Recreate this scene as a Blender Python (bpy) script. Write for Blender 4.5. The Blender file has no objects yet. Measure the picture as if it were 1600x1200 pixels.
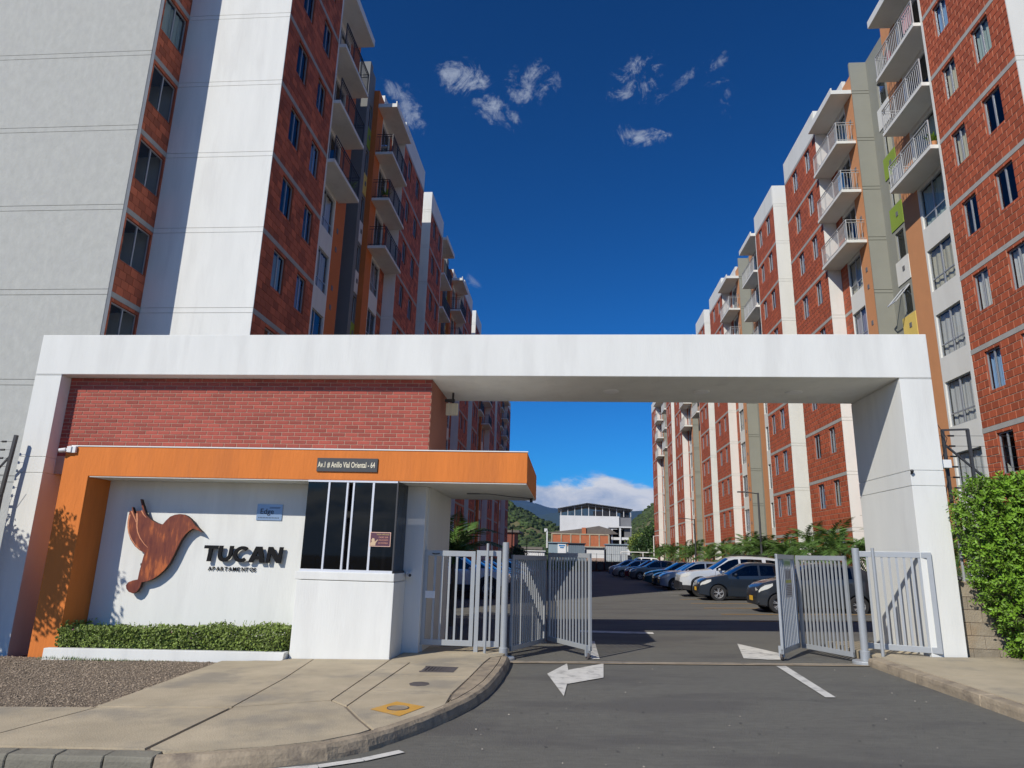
import bpy, bmesh, math, random
from mathutils import Vector, Matrix, noise
HAZE = .00007
R = math.radians
rnd = random.Random(7)
scene = bpy.context.scene
COL = scene.collection

# ------------------------------------------------------------------ camera
def cam_axes(yaw, pitch, roll):
    cy, sy, cp, sp = math.cos(yaw), math.sin(yaw), math.cos(pitch), math.sin(pitch)
    F = Vector((-sy*cp, cy*cp, sp)); Rt = Vector((cy, sy, 0)); U = Rt.cross(F)
    cr, sr = math.cos(roll), math.sin(roll)
    return F, Rt*cr + U*sr, U*cr - Rt*sr
CF, CR, CU = cam_axes(R(4.9), R(14.25), R(1.5))
EYE = Vector((0, 0, 1.65))
cd = bpy.data.cameras.new('camera'); cam = bpy.data.objects.new('camera', cd); COL.objects.link(cam)
M = Matrix(((CR.x, CU.x, -CF.x, EYE.x), (CR.y, CU.y, -CF.y, EYE.y), (CR.z, CU.z, -CF.z, EYE.z), (0, 0, 0, 1)))
cam.matrix_world = M
cd.sensor_width = 36; cd.lens = 36*1062/1600; cd.clip_start = .1; cd.clip_end = 20000
scene.camera = cam

# ------------------------------------------------------------------ light
SUN = Vector((.70, 1.0, -.93)).normalized()          # direction the sunlight travels
sl = bpy.data.lights.new('sun', 'SUN'); sl.energy = 4.3; sl.angle = R(.5); sl.color = (1, .945, .855)
so = bpy.data.objects.new('sun', sl); COL.objects.link(so)
so.rotation_euler = SUN.to_track_quat('-Z', 'Y').to_euler()
world = bpy.data.worlds.new('World'); scene.world = world; world.use_nodes = True
wt = world.node_tree; wt.nodes.clear(); WN = wt.nodes.new; WL = wt.links.new
sky = WN('ShaderNodeTexSky'); sky.sky_type = 'NISHITA'; sky.sun_disc = False
sky.sun_elevation = math.asin(-SUN.z); sky.sun_rotation = math.atan2(-SUN.x, -SUN.y) % (2*math.pi)
sky.altitude = 900; sky.air_density = 1.0; sky.dust_density = .25; sky.ozone_density = 2.2
hs = WN('ShaderNodeHueSaturation'); hs.inputs['Saturation'].default_value = 1.0
gm = WN('ShaderNodeGamma'); gm.inputs['Gamma'].default_value = 1.43; WL(sky.outputs[0], gm.inputs['Color'])
tint = WN('ShaderNodeMixRGB'); tint.blend_type = 'MULTIPLY'; tint.inputs[0].default_value = 1; tint.inputs[2].default_value = (.090, .49, .78, 1); WL(gm.outputs[0], tint.inputs[1]); WL(tint.outputs[0], hs.inputs['Color'])
tcw = WN('ShaderNodeTexCoord')
def wm(op, a, b=None, c=None):
    n = WN('ShaderNodeMath'); n.operation = op
    for i, v in enumerate((a, b, c)):
        if v is None: continue
        if isinstance(v, (int, float)): n.inputs[i].default_value = v
        else: WL(v, n.inputs[i])
    return n.outputs[0]
def wdot(vec):
    n = WN('ShaderNodeVectorMath'); n.operation = 'DOT_PRODUCT'; WL(tcw.outputs['Generated'], n.inputs[0]); n.inputs[1].default_value = vec
    return n.outputs['Value']
def wnoise(scale, detail, rough, dist, off=(0, 0, 0), stretch=(1, 1, 1)):
    mp = WN('ShaderNodeMapping'); mp.inputs['Location'].default_value = off; mp.inputs['Scale'].default_value = stretch
    WL(tcw.outputs['Generated'], mp.inputs['Vector'])
    n = WN('ShaderNodeTexNoise'); n.inputs['Scale'].default_value = scale; n.inputs['Detail'].default_value = detail
    n.inputs['Roughness'].default_value = rough; n.inputs['Distortion'].default_value = dist
    WL(mp.outputs[0], n.inputs['Vector']); return n.outputs['Fac']
def smooth(v, lo, hi):
    n = WN('ShaderNodeMapRange'); n.interpolation_type = 'SMOOTHSTEP'; WL(v, n.inputs['Value'])
    n.inputs['From Min'].default_value = lo; n.inputs['From Max'].default_value = hi
    return n.outputs[0]
wisp = wnoise(24, 12, .68, .9, (1.3, .2, 0)); wisp2 = wnoise(90, 8, .7, .8)
wz = wm('MULTIPLY_ADD', wm('SUBTRACT', wm('ADD', wm('MULTIPLY', wisp, .75), wm('MULTIPLY', wisp2, .25)), .5), 1.9, .47)
# (direction azimuth right of +Y, elevation, half width, half height, tilt) all in degrees
CLOUDS = [(-9.4, 37.5, 2.3, .9, -30, .9), (-10.3, 38.2, 1.7, 1.2, -20, 1), (-8.6, 36.9, 2.0, 1.0, -34, 1), (-6.3, 35.9, 1.5, .7, -30, .85), (-3.5, 38.2, 1.8, 1.3, 15, .8), (-11.6, 38.9, 1.3, .6, 25, .8), (6.4, 37.9, 1.8, 1.5, -5, 1),
          (6.9, 34.1, 1.6, .8, -12, 1), (14.0, 37.3, .9, 1.9, 16, .8), (10.7, 37.7, 1.1, .4, 30, .6), (-16.2, 36.8, 1.2, .7, -10, .65), (-14.9, 35.1, 1.4, .9, -50, .7), (-8.9, 22.8, .9, .4, -30, .4)]
tot = None
for az, el, hw, hh, tl, amp in CLOUDS:
    a, e = R(az), R(el)
    D = Vector((math.sin(a)*math.cos(e), math.cos(a)*math.cos(e), math.sin(e)))
    T = Vector((math.cos(a), -math.sin(a), 0)); B = T.cross(D)*1.0
    ct, st = math.cos(R(tl)), math.sin(R(tl))
    T2 = T*ct + B*st; B2 = B*ct - T*st
    x = wm('DIVIDE', wdot(T2), math.sin(R(hw))); y = wm('DIVIDE', wdot(B2), math.sin(R(hh)))
    r2 = wm('ADD', wm('MULTIPLY', x, x), wm('MULTIPLY', y, y))
    fall = wm('MULTIPLY', wm('SUBTRACT', 1.0, wm('MULTIPLY', r2, .36)), .36)
    m = smooth(wm('ADD', wz, wm('MAXIMUM', wm('MULTIPLY', fall, 1), -1)), .67, 1.04)
    gate = wm('GREATER_THAN', wdot(D), .9)
    m = wm('MULTIPLY', wm('MULTIPLY', m, gate), amp)
    tot = m if tot is None else wm('MAXIMUM', tot, m)
sep = WN('ShaderNodeSeparateXYZ'); WL(tcw.outputs['Generated'], sep.inputs[0]); zz = sep.outputs['Z']
# cumulus bank low over the hills
bn = wnoise(9, 10, .58, .25, (0, 0, 0), (1, 1, 2.2)); bs = wnoise(14, 9, .6, .4, (.3, 0, .02), (1, 1, 2.4))
bank = smooth(wm('ADD', wm('MULTIPLY_ADD', bn, .7, .15), wm('MULTIPLY', wm('SUBTRACT', .110, zz), 6.5)), .49, .60)
bcol = WN('ShaderNodeValToRGB'); WL(wm('ADD', bs, wm('MULTIPLY', wm('SUBTRACT', zz, .085), 2.2)), bcol.inputs[0])
bcol.color_ramp.elements[0].position = .36; bcol.color_ramp.elements[0].color = (5.6, 7.2, 9.8, 1)
bcol.color_ramp.elements[1].position = .60; bcol.color_ramp.elements[1].color = (13., 13.2, 13.4, 1)
mx1 = WN('ShaderNodeMixRGB'); WL(hs.outputs[0], mx1.inputs[1]); mx1.inputs[2].default_value = (5.2, 6.0, 7.6, 1); WL(wm('MULTIPLY', tot, .9), mx1.inputs[0])
mx2 = WN('ShaderNodeMixRGB'); WL(mx1.outputs[0], mx2.inputs[1]); WL(bcol.outputs[0], mx2.inputs[2]); WL(bank, mx2.inputs[0])
bg = WN('ShaderNodeBackground'); bg.inputs['Strength'].default_value = .066; WL(mx2.outputs[0], bg.inputs['Color'])
wo = WN('ShaderNodeOutputWorld'); WL(bg.outputs[0], wo.inputs[0])
scene.render.engine = 'CYCLES'
vs = scene.view_settings
scene.view_settings.view_transform = 'Standard'; vs.look = 'None'; vs.exposure = 0; vs.gamma = 1; vs.use_curve_mapping = False
scene.cycles.max_bounces = 6; scene.cycles.transparent_max_bounces = 12

# ------------------------------------------------------------------ helpers
def gz(x): return .028*max(-16., min(16., x))
def gp(u, v, h=0.):
    """point of the sloping ground (raised by h) seen at a place measured in the photograph"""
    d = CF + CR*((u-800)/1062.) - CU*((v-600)/1062.)
    t = (h-EYE.z)/(d.z-.028*d.x); p = EYE + d*t
    return p
def tag(o, label, cat, group=None):
    o['label'] = label; o['category'] = cat
    if group: o['group'] = group
    return o
def thing(name, label, cat, loc=(0, 0, 0), rotz=0, group=None):
    o = bpy.data.objects.new(name, None); COL.objects.link(o); o.empty_display_size = .2
    o.location = loc; o.rotation_euler = (0, 0, rotz)
    return tag(o, label, cat, group)
KIDS = {}
def link(name, me, parent=None, loc=None, world=True):
    o = bpy.data.objects.new(name, me); COL.objects.link(o)
    if parent is not None:
        o.parent = parent; KIDS.setdefault(parent.name, []).append(o)
        if world and parent.parent is None and loc is None: o.location = -Vector(parent.location)
    if loc is not None: o.location = loc
    return o
def dup(root, loc, rotz=None, label=None, group=None, parent=None):
    c = root.copy(); COL.objects.link(c)
    if parent is not None: c.parent = parent; KIDS.setdefault(parent.name, []).append(c)
    else:
        c.location = loc
        if rotz is not None: c.rotation_euler = (0, 0, rotz)
        if label: c['label'] = label
        if group: c['group'] = group
    for ch in list(KIDS.get(root.name, [])): dup(ch, None, parent=c)
    return c
class MB:
    def __init__(s): s.v = []; s.f = []; s.m = []; s.a = []; s.va = 0.
    def q(s, pts, m=0):
        n = len(s.v); s.v += [tuple(p) for p in pts]; s.f.append(tuple(range(n, n+len(pts)))); s.m.append(m); s.a.append(s.va)
    def box(s, x0, x1, y0, y1, z0, z1, m=0):
        n = len(s.v)
        s.v += [(x0,y0,z0),(x1,y0,z0),(x1,y1,z0),(x0,y1,z0),(x0,y0,z1),(x1,y0,z1),(x1,y1,z1),(x0,y1,z1)]
        for f in ((0,3,2,1),(4,5,6,7),(0,1,5,4),(1,2,6,5),(2,3,7,6),(3,0,4,7)):
            s.f.append(tuple(n+i for i in f)); s.m.append(m); s.a.append(s.va)
    def bar(s, a, b, w, t, up=(0, 0, 1), m=0):
        a = Vector(a); b = Vector(b); d = (b-a).normalized(); up = Vector(up)
        if abs(d.dot(up)) > .95: up = Vector((0, 1, 0))
        sd = d.cross(up).normalized(); u2 = sd.cross(d)
        n = len(s.v)
        for p in (a, b):
            for i, j in ((-1,-1),(1,-1),(1,1),(-1,1)): s.v.append(tuple(p + sd*(w/2*i) + u2*(t/2*j)))
        for f in ((0,3,2,1),(4,5,6,7),(0,1,5,4),(1,2,6,5),(2,3,7,6),(3,0,4,7)):
            s.f.append(tuple(n+i for i in f)); s.m.append(m); s.a.append(s.va)
    def tube(s, pts, rad, n=8, m=0, cap=True):
        pts = [Vector(p) for p in pts]
        if not isinstance(rad, (list, tuple)): rad = [rad]*len(pts)
        base = len(s.v)
        for i, p in enumerate(pts):
            d = (pts[min(i+1, len(pts)-1)] - pts[max(i-1, 0)]).normalized()
            up = Vector((0, 0, 1)) if abs(d.z) < .9 else Vector((0, 1, 0))
            sd = d.cross(up).normalized(); u2 = sd.cross(d)
            for k in range(n):
                a = 2*math.pi*k/n; s.v.append(tuple(p + (sd*math.cos(a)+u2*math.sin(a))*rad[i]))
        for i in range(len(pts)-1):
            for k in range(n):
                a = base+i*n+k; b = base+i*n+(k+1) % n
                s.f.append((a, b, b+n, a+n)); s.m.append(m); s.a.append(s.va)
        if cap:
            for st in (base, base+(len(pts)-1)*n):
                s.f.append(tuple(st+k for k in range(n))); s.m.append(m); s.a.append(s.va)
    def lathe(s, c, prof, n=16, axis='z', m=0):
        base = len(s.v); c = Vector(c)
        for r, h in prof:
            for k in range(n):
                a = 2*math.pi*k/n; x, y = r*math.cos(a), r*math.sin(a)
                p = {'z': (x, y, h), 'y': (x, h, y), 'x': (h, x, y)}[axis]
                s.v.append(tuple(c+Vector(p)))
        for i in range(len(prof)-1):
            for k in range(n):
                a = base+i*n+k; b = base+i*n+(k+1) % n
                s.f.append((a, b, b+n, a+n)); s.m.append(m); s.a.append(s.va)
    def ell(s, c, r, n=12, k=8, m=0):
        prof = [(max(math.sin(math.pi*i/k), .001), -math.cos(math.pi*i/k)) for i in range(k+1)]
        base = len(s.v)
        for rr, h in prof:
            for j in range(n):
                a = 2*math.pi*j/n; s.v.append((c[0]+r[0]*rr*math.cos(a), c[1]+r[1]*rr*math.sin(a), c[2]+r[2]*h))
        for i in range(k):
            for j in range(n):
                a = base+i*n+j; b = base+i*n+(j+1) % n
                s.f.append((a, b, b+n, a+n)); s.m.append(m); s.a.append(s.va)
    def prism(s, pts, d0, d1, axis='y', m=0, ms=None):
        """polygon (list of 2D points) extruded between d0 and d1 along axis"""
        def P(p, d): return {'y': (p[0], d, p[1]), 'z': (p[0], p[1], d), 'x': (d, p[0], p[1])}[axis]
        n = len(s.v); k = len(pts)
        s.v += [P(p, d0) for p in pts] + [P(p, d1) for p in pts]
        s.f.append(tuple(n+i for i in range(k))); s.m.append(m); s.a.append(s.va)
        s.f.append(tuple(n+k+i for i in reversed(range(k)))); s.m.append(m); s.a.append(s.va)
        for i in range(k):
            j = (i+1) % k; s.f.append((n+i, n+j, n+k+j, n+k+i)); s.m.append(m if ms is None else ms); s.a.append(s.va)
    def mesh(s, name, mats, smooth=False, bevel=0, fix=False):
        me = bpy.data.meshes.new(name); me.from_pydata(s.v, [], s.f)
        if not isinstance(mats, (list, tuple)): mats = [mats]
        for mt in mats: me.materials.append(mt)
        me.polygons.foreach_set('material_index', s.m)
        if any(s.a):
            at = me.attributes.new('var', 'FLOAT', 'FACE'); at.data.foreach_set('value', s.a)
        if fix or bevel:
            bm = bmesh.new(); bm.from_mesh(me)
            if bevel:
                bmesh.ops.remove_doubles(bm, verts=bm.verts, dist=1e-5)
                bmesh.ops.recalc_face_normals(bm, faces=bm.faces)
                es = [e for e in bm.edges if len(e.link_faces) == 2 and e.calc_face_angle(0) > .6]
                bmesh.ops.bevel(bm, geom=es, offset=bevel, segments=2, profile=.6, affect='EDGES', clamp_overlap=True)
            else: bmesh.ops.recalc_face_normals(bm, faces=bm.faces)
            bm.to_mesh(me); bm.free()
        if smooth: me.polygons.foreach_set('use_smooth', [True]*len(me.polygons))
        me.update(); return me
    def build(s, name, mats, parent=None, smooth=False, bevel=0, world=True, fix=False, loc=None):
        return link(name, s.mesh(name, mats, smooth, bevel, fix), parent, loc=loc, world=world)
def struct(o): o['kind'] = 'structure'; return o
def stuff(o): o['kind'] = 'stuff'; return o

# ------------------------------------------------------------------ materials
def new_mat(name):
    m = bpy.data.materials.new(name); m.use_nodes = True; nt = m.node_tree
    return m, nt, nt.nodes['Principled BSDF'], nt.nodes.new, nt.links.new
def pmat(name, col, rough=.8, var=.12, scale=2.5, bump=0., bscale=60, stretch=(1, 1, 1), metal=0., spec=.5, dark=None, spots=0., spot_scale=1.2, attr=0., coat=0., stain=None, stain_amt=.5, sharp=.68):
    m, nt, b, N, L = new_mat(name)
    b.inputs['Roughness'].default_value = rough; b.inputs['Metallic'].default_value = metal
    b.inputs['Specular IOR Level'].default_value = spec
    if coat: b.inputs['Coat Weight'].default_value = coat; b.inputs['Coat Roughness'].default_value = .04
    tc = N('ShaderNodeTexCoord'); ge = N('ShaderNodeNewGeometry')
    mp = N('ShaderNodeMapping'); mp.inputs['Scale'].default_value = stretch; L(ge.outputs['Position'], mp.inputs[0])
    n1 = N('ShaderNodeTexNoise'); n1.inputs['Scale'].default_value = scale; n1.inputs['Detail'].default_value = 7; n1.inputs['Roughness'].default_value = .62
    L(mp.outputs[0], n1.inputs['Vector'])
    rp = N('ShaderNodeMapRange'); rp.inputs['From Min'].default_value = .3; rp.inputs['From Max'].default_value = .7
    rp.inputs['To Min'].default_value = 1-var; rp.inputs['To Max'].default_value = 1+var*.6; L(n1.outputs['Fac'], rp.inputs['Value'])
    mul = N('ShaderNodeVectorMath'); mul.operation = 'SCALE'; mul.inputs[0].default_value = col[:3]; L(rp.outputs[0], mul.inputs['Scale'])
    out = mul.outputs[0]
    if attr:
        at = N('ShaderNodeAttribute'); at.attribute_name = 'var'
        rm = N('ShaderNodeMapRange'); rm.inputs['To Min'].default_value = 1-attr; rm.inputs['To Max'].default_value = 1+attr*.7; L(at.outputs['Fac'], rm.inputs['Value'])
        m2 = N('ShaderNodeVectorMath'); m2.operation = 'SCALE'; L(out, m2.inputs[0]); L(rm.outputs[0], m2.inputs['Scale']); out = m2.outputs[0]
    if stain is not None:
        n3 = N('ShaderNodeTexNoise'); n3.inputs['Scale'].default_value = spot_scale; n3.inputs['Detail'].default_value = 8; n3.inputs['Roughness'].default_value = .6
        L(mp.outputs[0], n3.inputs['Vector'])
        r3 = N('ShaderNodeMapRange'); r3.interpolation_type = 'SMOOTHSTEP'; r3.inputs['From Min'].default_value = .48; r3.inputs['From Max'].default_value = sharp
        r3.inputs['To Max'].default_value = stain_amt; L(n3.outputs['Fac'], r3.inputs['Value'])
        mx = N('ShaderNodeMixRGB'); L(r3.outputs[0], mx.inputs[0]); L(out, mx.inputs[1]); mx.inputs[2].default_value = (*stain, 1); out = mx.outputs[0]
    L(out, b.inputs['Base Color'])
    if bump:
        n2 = N('ShaderNodeTexNoise'); n2.inputs['Scale'].default_value = bscale; n2.inputs['Detail'].default_value = 4
        L(mp.outputs[0], n2.inputs['Vector'])
        bp = N('ShaderNodeBump'); bp.inputs['Strength'].default_value = bump; bp.inputs['Distance'].default_value = .01
        L(n2.outputs['Fac'], bp.inputs['Height']); L(bp.outputs[0], b.inputs['Normal'])
    return m
MT = {}
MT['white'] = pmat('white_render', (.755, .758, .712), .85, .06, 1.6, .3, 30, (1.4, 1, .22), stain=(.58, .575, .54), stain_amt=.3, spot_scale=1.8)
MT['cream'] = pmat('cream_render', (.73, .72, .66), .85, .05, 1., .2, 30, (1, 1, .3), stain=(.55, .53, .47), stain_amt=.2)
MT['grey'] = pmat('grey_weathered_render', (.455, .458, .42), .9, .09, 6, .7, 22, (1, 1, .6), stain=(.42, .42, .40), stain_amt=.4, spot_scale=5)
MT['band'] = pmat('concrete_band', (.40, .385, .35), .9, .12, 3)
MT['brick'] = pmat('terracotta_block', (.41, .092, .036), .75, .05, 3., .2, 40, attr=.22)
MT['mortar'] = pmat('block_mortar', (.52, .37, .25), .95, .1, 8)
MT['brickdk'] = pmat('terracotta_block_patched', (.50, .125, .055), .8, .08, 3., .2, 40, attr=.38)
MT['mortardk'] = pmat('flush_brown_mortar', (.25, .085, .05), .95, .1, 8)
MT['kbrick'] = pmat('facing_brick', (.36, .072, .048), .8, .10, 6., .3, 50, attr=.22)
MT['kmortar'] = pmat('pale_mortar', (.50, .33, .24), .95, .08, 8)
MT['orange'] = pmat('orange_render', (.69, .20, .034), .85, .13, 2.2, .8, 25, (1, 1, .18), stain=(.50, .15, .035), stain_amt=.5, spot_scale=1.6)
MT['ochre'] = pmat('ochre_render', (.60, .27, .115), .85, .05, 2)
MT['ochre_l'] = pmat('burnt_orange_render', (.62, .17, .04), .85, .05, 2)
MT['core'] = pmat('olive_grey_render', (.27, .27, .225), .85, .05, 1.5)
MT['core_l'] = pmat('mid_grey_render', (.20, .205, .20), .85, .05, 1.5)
MT['yellow'] = pmat('yellow_panel', (.75, .55, .14), .8, .04)
MT['green'] = pmat('green_panel', (.24, .34, .04), .8, .04)
MT['vent'] = pmat('vent_grille', (.16, .16, .16), .6, .04)
MT['asphalt'] = pmat('asphalt', (.152, .146, .124), .9, .16, 18, 1.2, 170, (.35, 1, 1), stain=(.108, .102, .092), stain_amt=.8, spot_scale=.9, sharp=.62)
MT['concrete'] = pmat('pavement_concrete', (.46, .385, .262), .9, .2, 1.3, .6, 60, stain=(.25, .225, .18), stain_amt=.7, spot_scale=.9, sharp=.66)
MT['kerb'] = pmat('kerb_concrete', (.36, .29, .20), .92, .25, 3, .9, 30, stain=(.16, .13, .10), stain_amt=.7, spot_scale=4)
MT['kerbg'] = pmat('grey_kerbstone', (.215, .20, .155), .92, .18, 4, .7, 40)
MT['earth'] = pmat('earth', (.17, .13, .09), .95, .2, 3, .8, 30)
MT['stone'] = pmat('gravel_stone', (.30, .235, .165), .9, .1, 6, attr=.6)
MT['block'] = pmat('hollow_concrete_block', (.34, .29, .215), .95, .2, 5, .9, 40, attr=.15, stain=(.36, .22, .10), stain_amt=.4, spot_scale=1.5)
MT['steel'] = pmat('silver_painted_steel', (.39, .41, .42), .42, .05, 4, metal=.25)
MT['alu'] = pmat('aluminium', (.42, .43, .44), .4, .03, 4, metal=.4)
MT['aluw'] = pmat('bright_aluminium', (.72, .73, .75), .4, .03, 4, metal=.3)
MT['black'] = pmat('black_metal', (.02, .02, .022), .45, .05)
MT['dkmetal'] = pmat('dark_painted_steel', (.05, .05, .052), .5, .05)
MT['rubber'] = pmat('rubber', (.022, .022, .023), .85, .08)
MT['rail_w'] = pmat('pale_railing', (.45, .45, .44), .5, .05)
MT['paintw'] = pmat('road_paint_white', (.66, .64, .58), .8, .12, 6, .3, 90, stain=(.28, .27, .25), stain_amt=.75, spot_scale=5)
MT['painty'] = pmat('road_paint_yellow', (.62, .33, .05), .8, .12, 6, stain=(.38, .3, .18), stain_amt=.7, spot_scale=6)
MT['sill'] = pmat('white_trim', (.78, .78, .76), .6, .03)
MT['iron'] = pmat('cast_iron', (.10, .085, .08), .7, .2, 10, .8, 60)
MT['dark'] = pmat('dark_interior', (.018, .018, .02), .9, .05)
MT['joint'] = pmat('dark_joint', (.19, .155, .115), .95, .1)
MT['leaf'] = pmat('leaf_green', (.16, .30, .022), .5, .25, 3, attr=.5, spec=.4)
MT['leafd'] = pmat('leaf_dark', (.040, .085, .018), .5, .25, 3, attr=.5)
MT['leafh'] = pmat('hedge_leaf', (.20, .27, .05), .55, .25, 3, attr=.6)
MT['palm'] = pmat('palm_leaf', (.080, .155, .028), .45, .2, 3, attr=.4)
MT['bark'] = pmat('bark', (.13, .10, .075), .95, .25, 8, .8, 30)
MT['grass'] = pmat('grass_blade', (.10, .17, .03), .7, .2, 3, attr=.5)
def glass_mat(name, tint, trans, rough=.03):
    m, nt, b, N, L = new_mat(name); nt.nodes.remove(b)
    t = N('ShaderNodeBsdfTransparent'); t.inputs[0].default_value = (*trans, 1)
    g = N('ShaderNodeBsdfGlossy'); g.inputs[0].default_value = (*tint, 1); g.inputs['Roughness'].default_value = rough
    lw = N('ShaderNodeLayerWeight'); lw.inputs[0].default_value = .5
    f = N('ShaderNodeMath'); f.operation = 'POWER'; L(lw.outputs['Facing'], f.inputs[0]); f.inputs[1].default_value = 3.5
    ad = N('ShaderNodeMath'); ad.operation = 'MULTIPLY_ADD'; L(f.outputs[0], ad.inputs[0]); ad.inputs[1].default_value = .8; ad.inputs[2].default_value = .05
    mx = N('ShaderNodeMixShader'); L(ad.outputs[0], mx.inputs[0]); L(t.outputs[0], mx.inputs[1]); L(g.outputs[0], mx.inputs[2])
    L(mx.outputs[0], nt.nodes['Material Output'].inputs[0]); return m
MT['glass'] = glass_mat('window_glass', (.60, .64, .68), (.80, .83, .85))
MT['glassk'] = glass_mat('tinted_kiosk_glass', (.55, .6, .65), (.10, .10, .11))
MT['carglass'] = glass_mat('car_glass', (.8, .9, 1), (.06, .07, .08))
for nm, c in (('curtain_white', (.78, .76, .70)), ('curtain_blue', (.36, .55, .78)), ('curtain_cream', (.74, .67, .48)), ('curtain_lilac', (.42, .38, .45)), ('curtain_green', (.50, .60, .52))):
    MT[nm] = pmat(nm, c, .9, .22, 9, 0, 10, (1, 1, .05))
def carpaint(name, c, metal=.4):
    return pmat(name, c, .32, .02, 1, metal=metal, coat=.8)
# ------------------------------------------------------------------ apartment towers
ST = 2.45; Z0 = .68; ZB = [Z0+ST*k for k in range(10)]; ZT = 24.1; TL = 19.1
def facade_panel(mb, P, y0, y1, z0, z1, d, holes, m=0, reveal=.11, mr=None):
    """wall sheet in the plane d with rectangular openings and their reveals"""
    ys = sorted({y0, y1, *[h[0] for h in holes], *[h[1] for h in holes]}); zs = sorted({z0, z1, *[h[2] for h in holes], *[h[3] for h in holes]})
    ys = [y for y in ys if y0 <= y <= y1]; zs = [z for z in zs if z0 <= z <= z1]
    for i in range(len(ys)-1):
        j = 0
        while j < len(zs)-1:
            yc = (ys[i]+ys[i+1])/2
            def inh(k): zc = (zs[k]+zs[k+1])/2; return any(h[0] < yc < h[1] and h[2] < zc < h[3] for h in holes)
            if inh(j): j += 1; continue
            k = j
            while k+1 < len(zs)-1 and not inh(k+1): k += 1
            mb.q([P(ys[i], d, zs[j]), P(ys[i+1], d, zs[j]), P(ys[i+1], d, zs[k+1]), P(ys[i], d, zs[k+1])], m); j = k+1
    mr = m if mr is None else mr
    for a, b, c, e in holes:
        for (p, q, r, t) in (((a, c), (b, c), 0, 0), ((b, c), (b, e), 0, 0), ((b, e), (a, e), 0, 0), ((a, e), (a, c), 0, 0)):
            mb.q([P(p[0], d, p[1]), P(q[0], d, q[1]), P(q[0], d+reveal, q[1]), P(p[0], d+reveal, p[1])], mr)
def brick_rects(y0, y1, z0, z1, holes, bl, bh, g, seed=0):
    out = []; r = 0; z = z0
    n = max(1, round((z1-z0)/bh)); bh = (z1-z0)/n
    for r in range(n):
        za, zb = z0+r*bh+g/2, z0+(r+1)*bh-g/2
        y = y0-(bl/2 if (r+seed) % 2 else 0)
        while y < y1:
            a, b = max(y0, y)+g/2, min(y1, y+bl)-g/2; y += bl
            if b-a < .03: continue
            segs = [(a, b)]
            for h in holes:
                if zb > h[2]+.001 and za < h[3]-.001:
                    if a < h[1] and b > h[0]:      # cut pieces above and below the opening
                        c0, c1 = max(a, h[0]), min(b, h[1])
                        if c1-c0 > .03 and h[2]-za > .02: out.append((c0, c1, za, h[2]-.002, False))
                        if c1-c0 > .03 and zb-h[3] > .02: out.append((c0, c1, h[3]+.002, zb, False))
                    ns = []
                    for s in segs:
                        if s[1] <= h[0] or s[0] >= h[1]: ns.append(s)
                        else:
                            if h[0]-s[0] > .03: ns.append((s[0], h[0]))
                            if s[1]-h[1] > .03: ns.append((h[1], s[1]))
                    segs = ns
            for s in segs: out.append((s[0], s[1], za, zb, len(segs) == 1 and abs(s[1]-s[0]-(bl-g)) < .005))
    return out
def brick_face(mb, P, rc, d, dep, rv):
    a, b, c, e = rc[:4]; mb.va = rv; i = .004
    F = [P(a+i, d, c+i), P(b-i, d, c+i), P(b-i, d, e-i), P(a+i, d, e-i)]; B = [P(a, d+dep, c), P(b, d+dep, c), P(b, d+dep, e), P(a, d+dep, e)]
    mb.q(F)
    for k in range(4): mb.q([F[k], F[(k+1) % 4], B[(k+1) % 4], B[k]])
WMESH = {}
def window_meshes(s, w, h, kind):
    key = (s, round(w, 3), round(h, 3), kind)
    if key in WMESH: return WMESH[key]
    # local: x inward (sign s), y along facade, z up, origin lower near corner of the opening
    fr = MB(); t = .034; d0, d1 = .06*s, .10*s
    def bx(y0, y1, z0, z1, a=d0, b=d1): fr.box(min(a, b), max(a, b), y0, y1, z0, z1)
    bx(0, w, 0, t); bx(0, w, h-t, h); bx(0, t, t, h-t); bx(w-t, w, t, h-t)
    panes = []
    if kind == 'small':
        bx(w/2-.025, w/2+.025, t, h-t); panes = [(t, w/2-.025, t, h-t), (w/2+.025, w-t, t, h-t)]
    elif kind == 'big':
        bx(w/2-.03, w/2+.03, t, h-t); zl = .42; bx(t, w/2-.03, zl, zl+.04); bx(w/2+.03, w-t, zl, zl+.04)
        for a, b in ((t, w/2-.03), (w/2+.03, w-t)): panes += [(a, b, t, zl), (a, b, zl+.04, h-t)]
    elif kind == 'door':
        bx(w/2-.03, w/2+.03, t, h-t); panes = [(t, w/2-.03, t, h-t), (w/2+.03, w-t, t, h-t)]
    elif kind == 'tall': panes = [(t, w-t, t, h-t)]
    pm = []
    for a, b, c, e in panes:
        p = MB(); x = (.075 if len(pm) % 2 == 0 else .085)*s; pq = [(x, a, c), (x, b, c), (x, b, e), (x, a, e)]; p.q(pq[::-1] if s > 0 else pq); pm.append(p.mesh('pane', MT['glass']))
    cm = {}
    for kc in ('curtain_white', 'curtain_blue', 'curtain_cream', 'curtain_lilac', 'curtain_green'):
        c = MB(); n = 10
        for i in range(n):
            ya, yb = .02+(w-.04)*i/n, .02+(w-.04)*(i+1)/n; xa, xb = s*(.16+(.03 if i % 2 else 0)), s*(.16+(0 if i % 2 else .03))
            c.q([(xa, ya, .03), (xb, yb, .03), (xb, yb, h-.03), (xa, ya, h-.03)])
        cm[kc] = c.mesh('curtain', MT[kc])
    WMESH[key] = (fr.mesh('window', MT['alu']), pm, cm); return WMESH[key]
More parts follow.
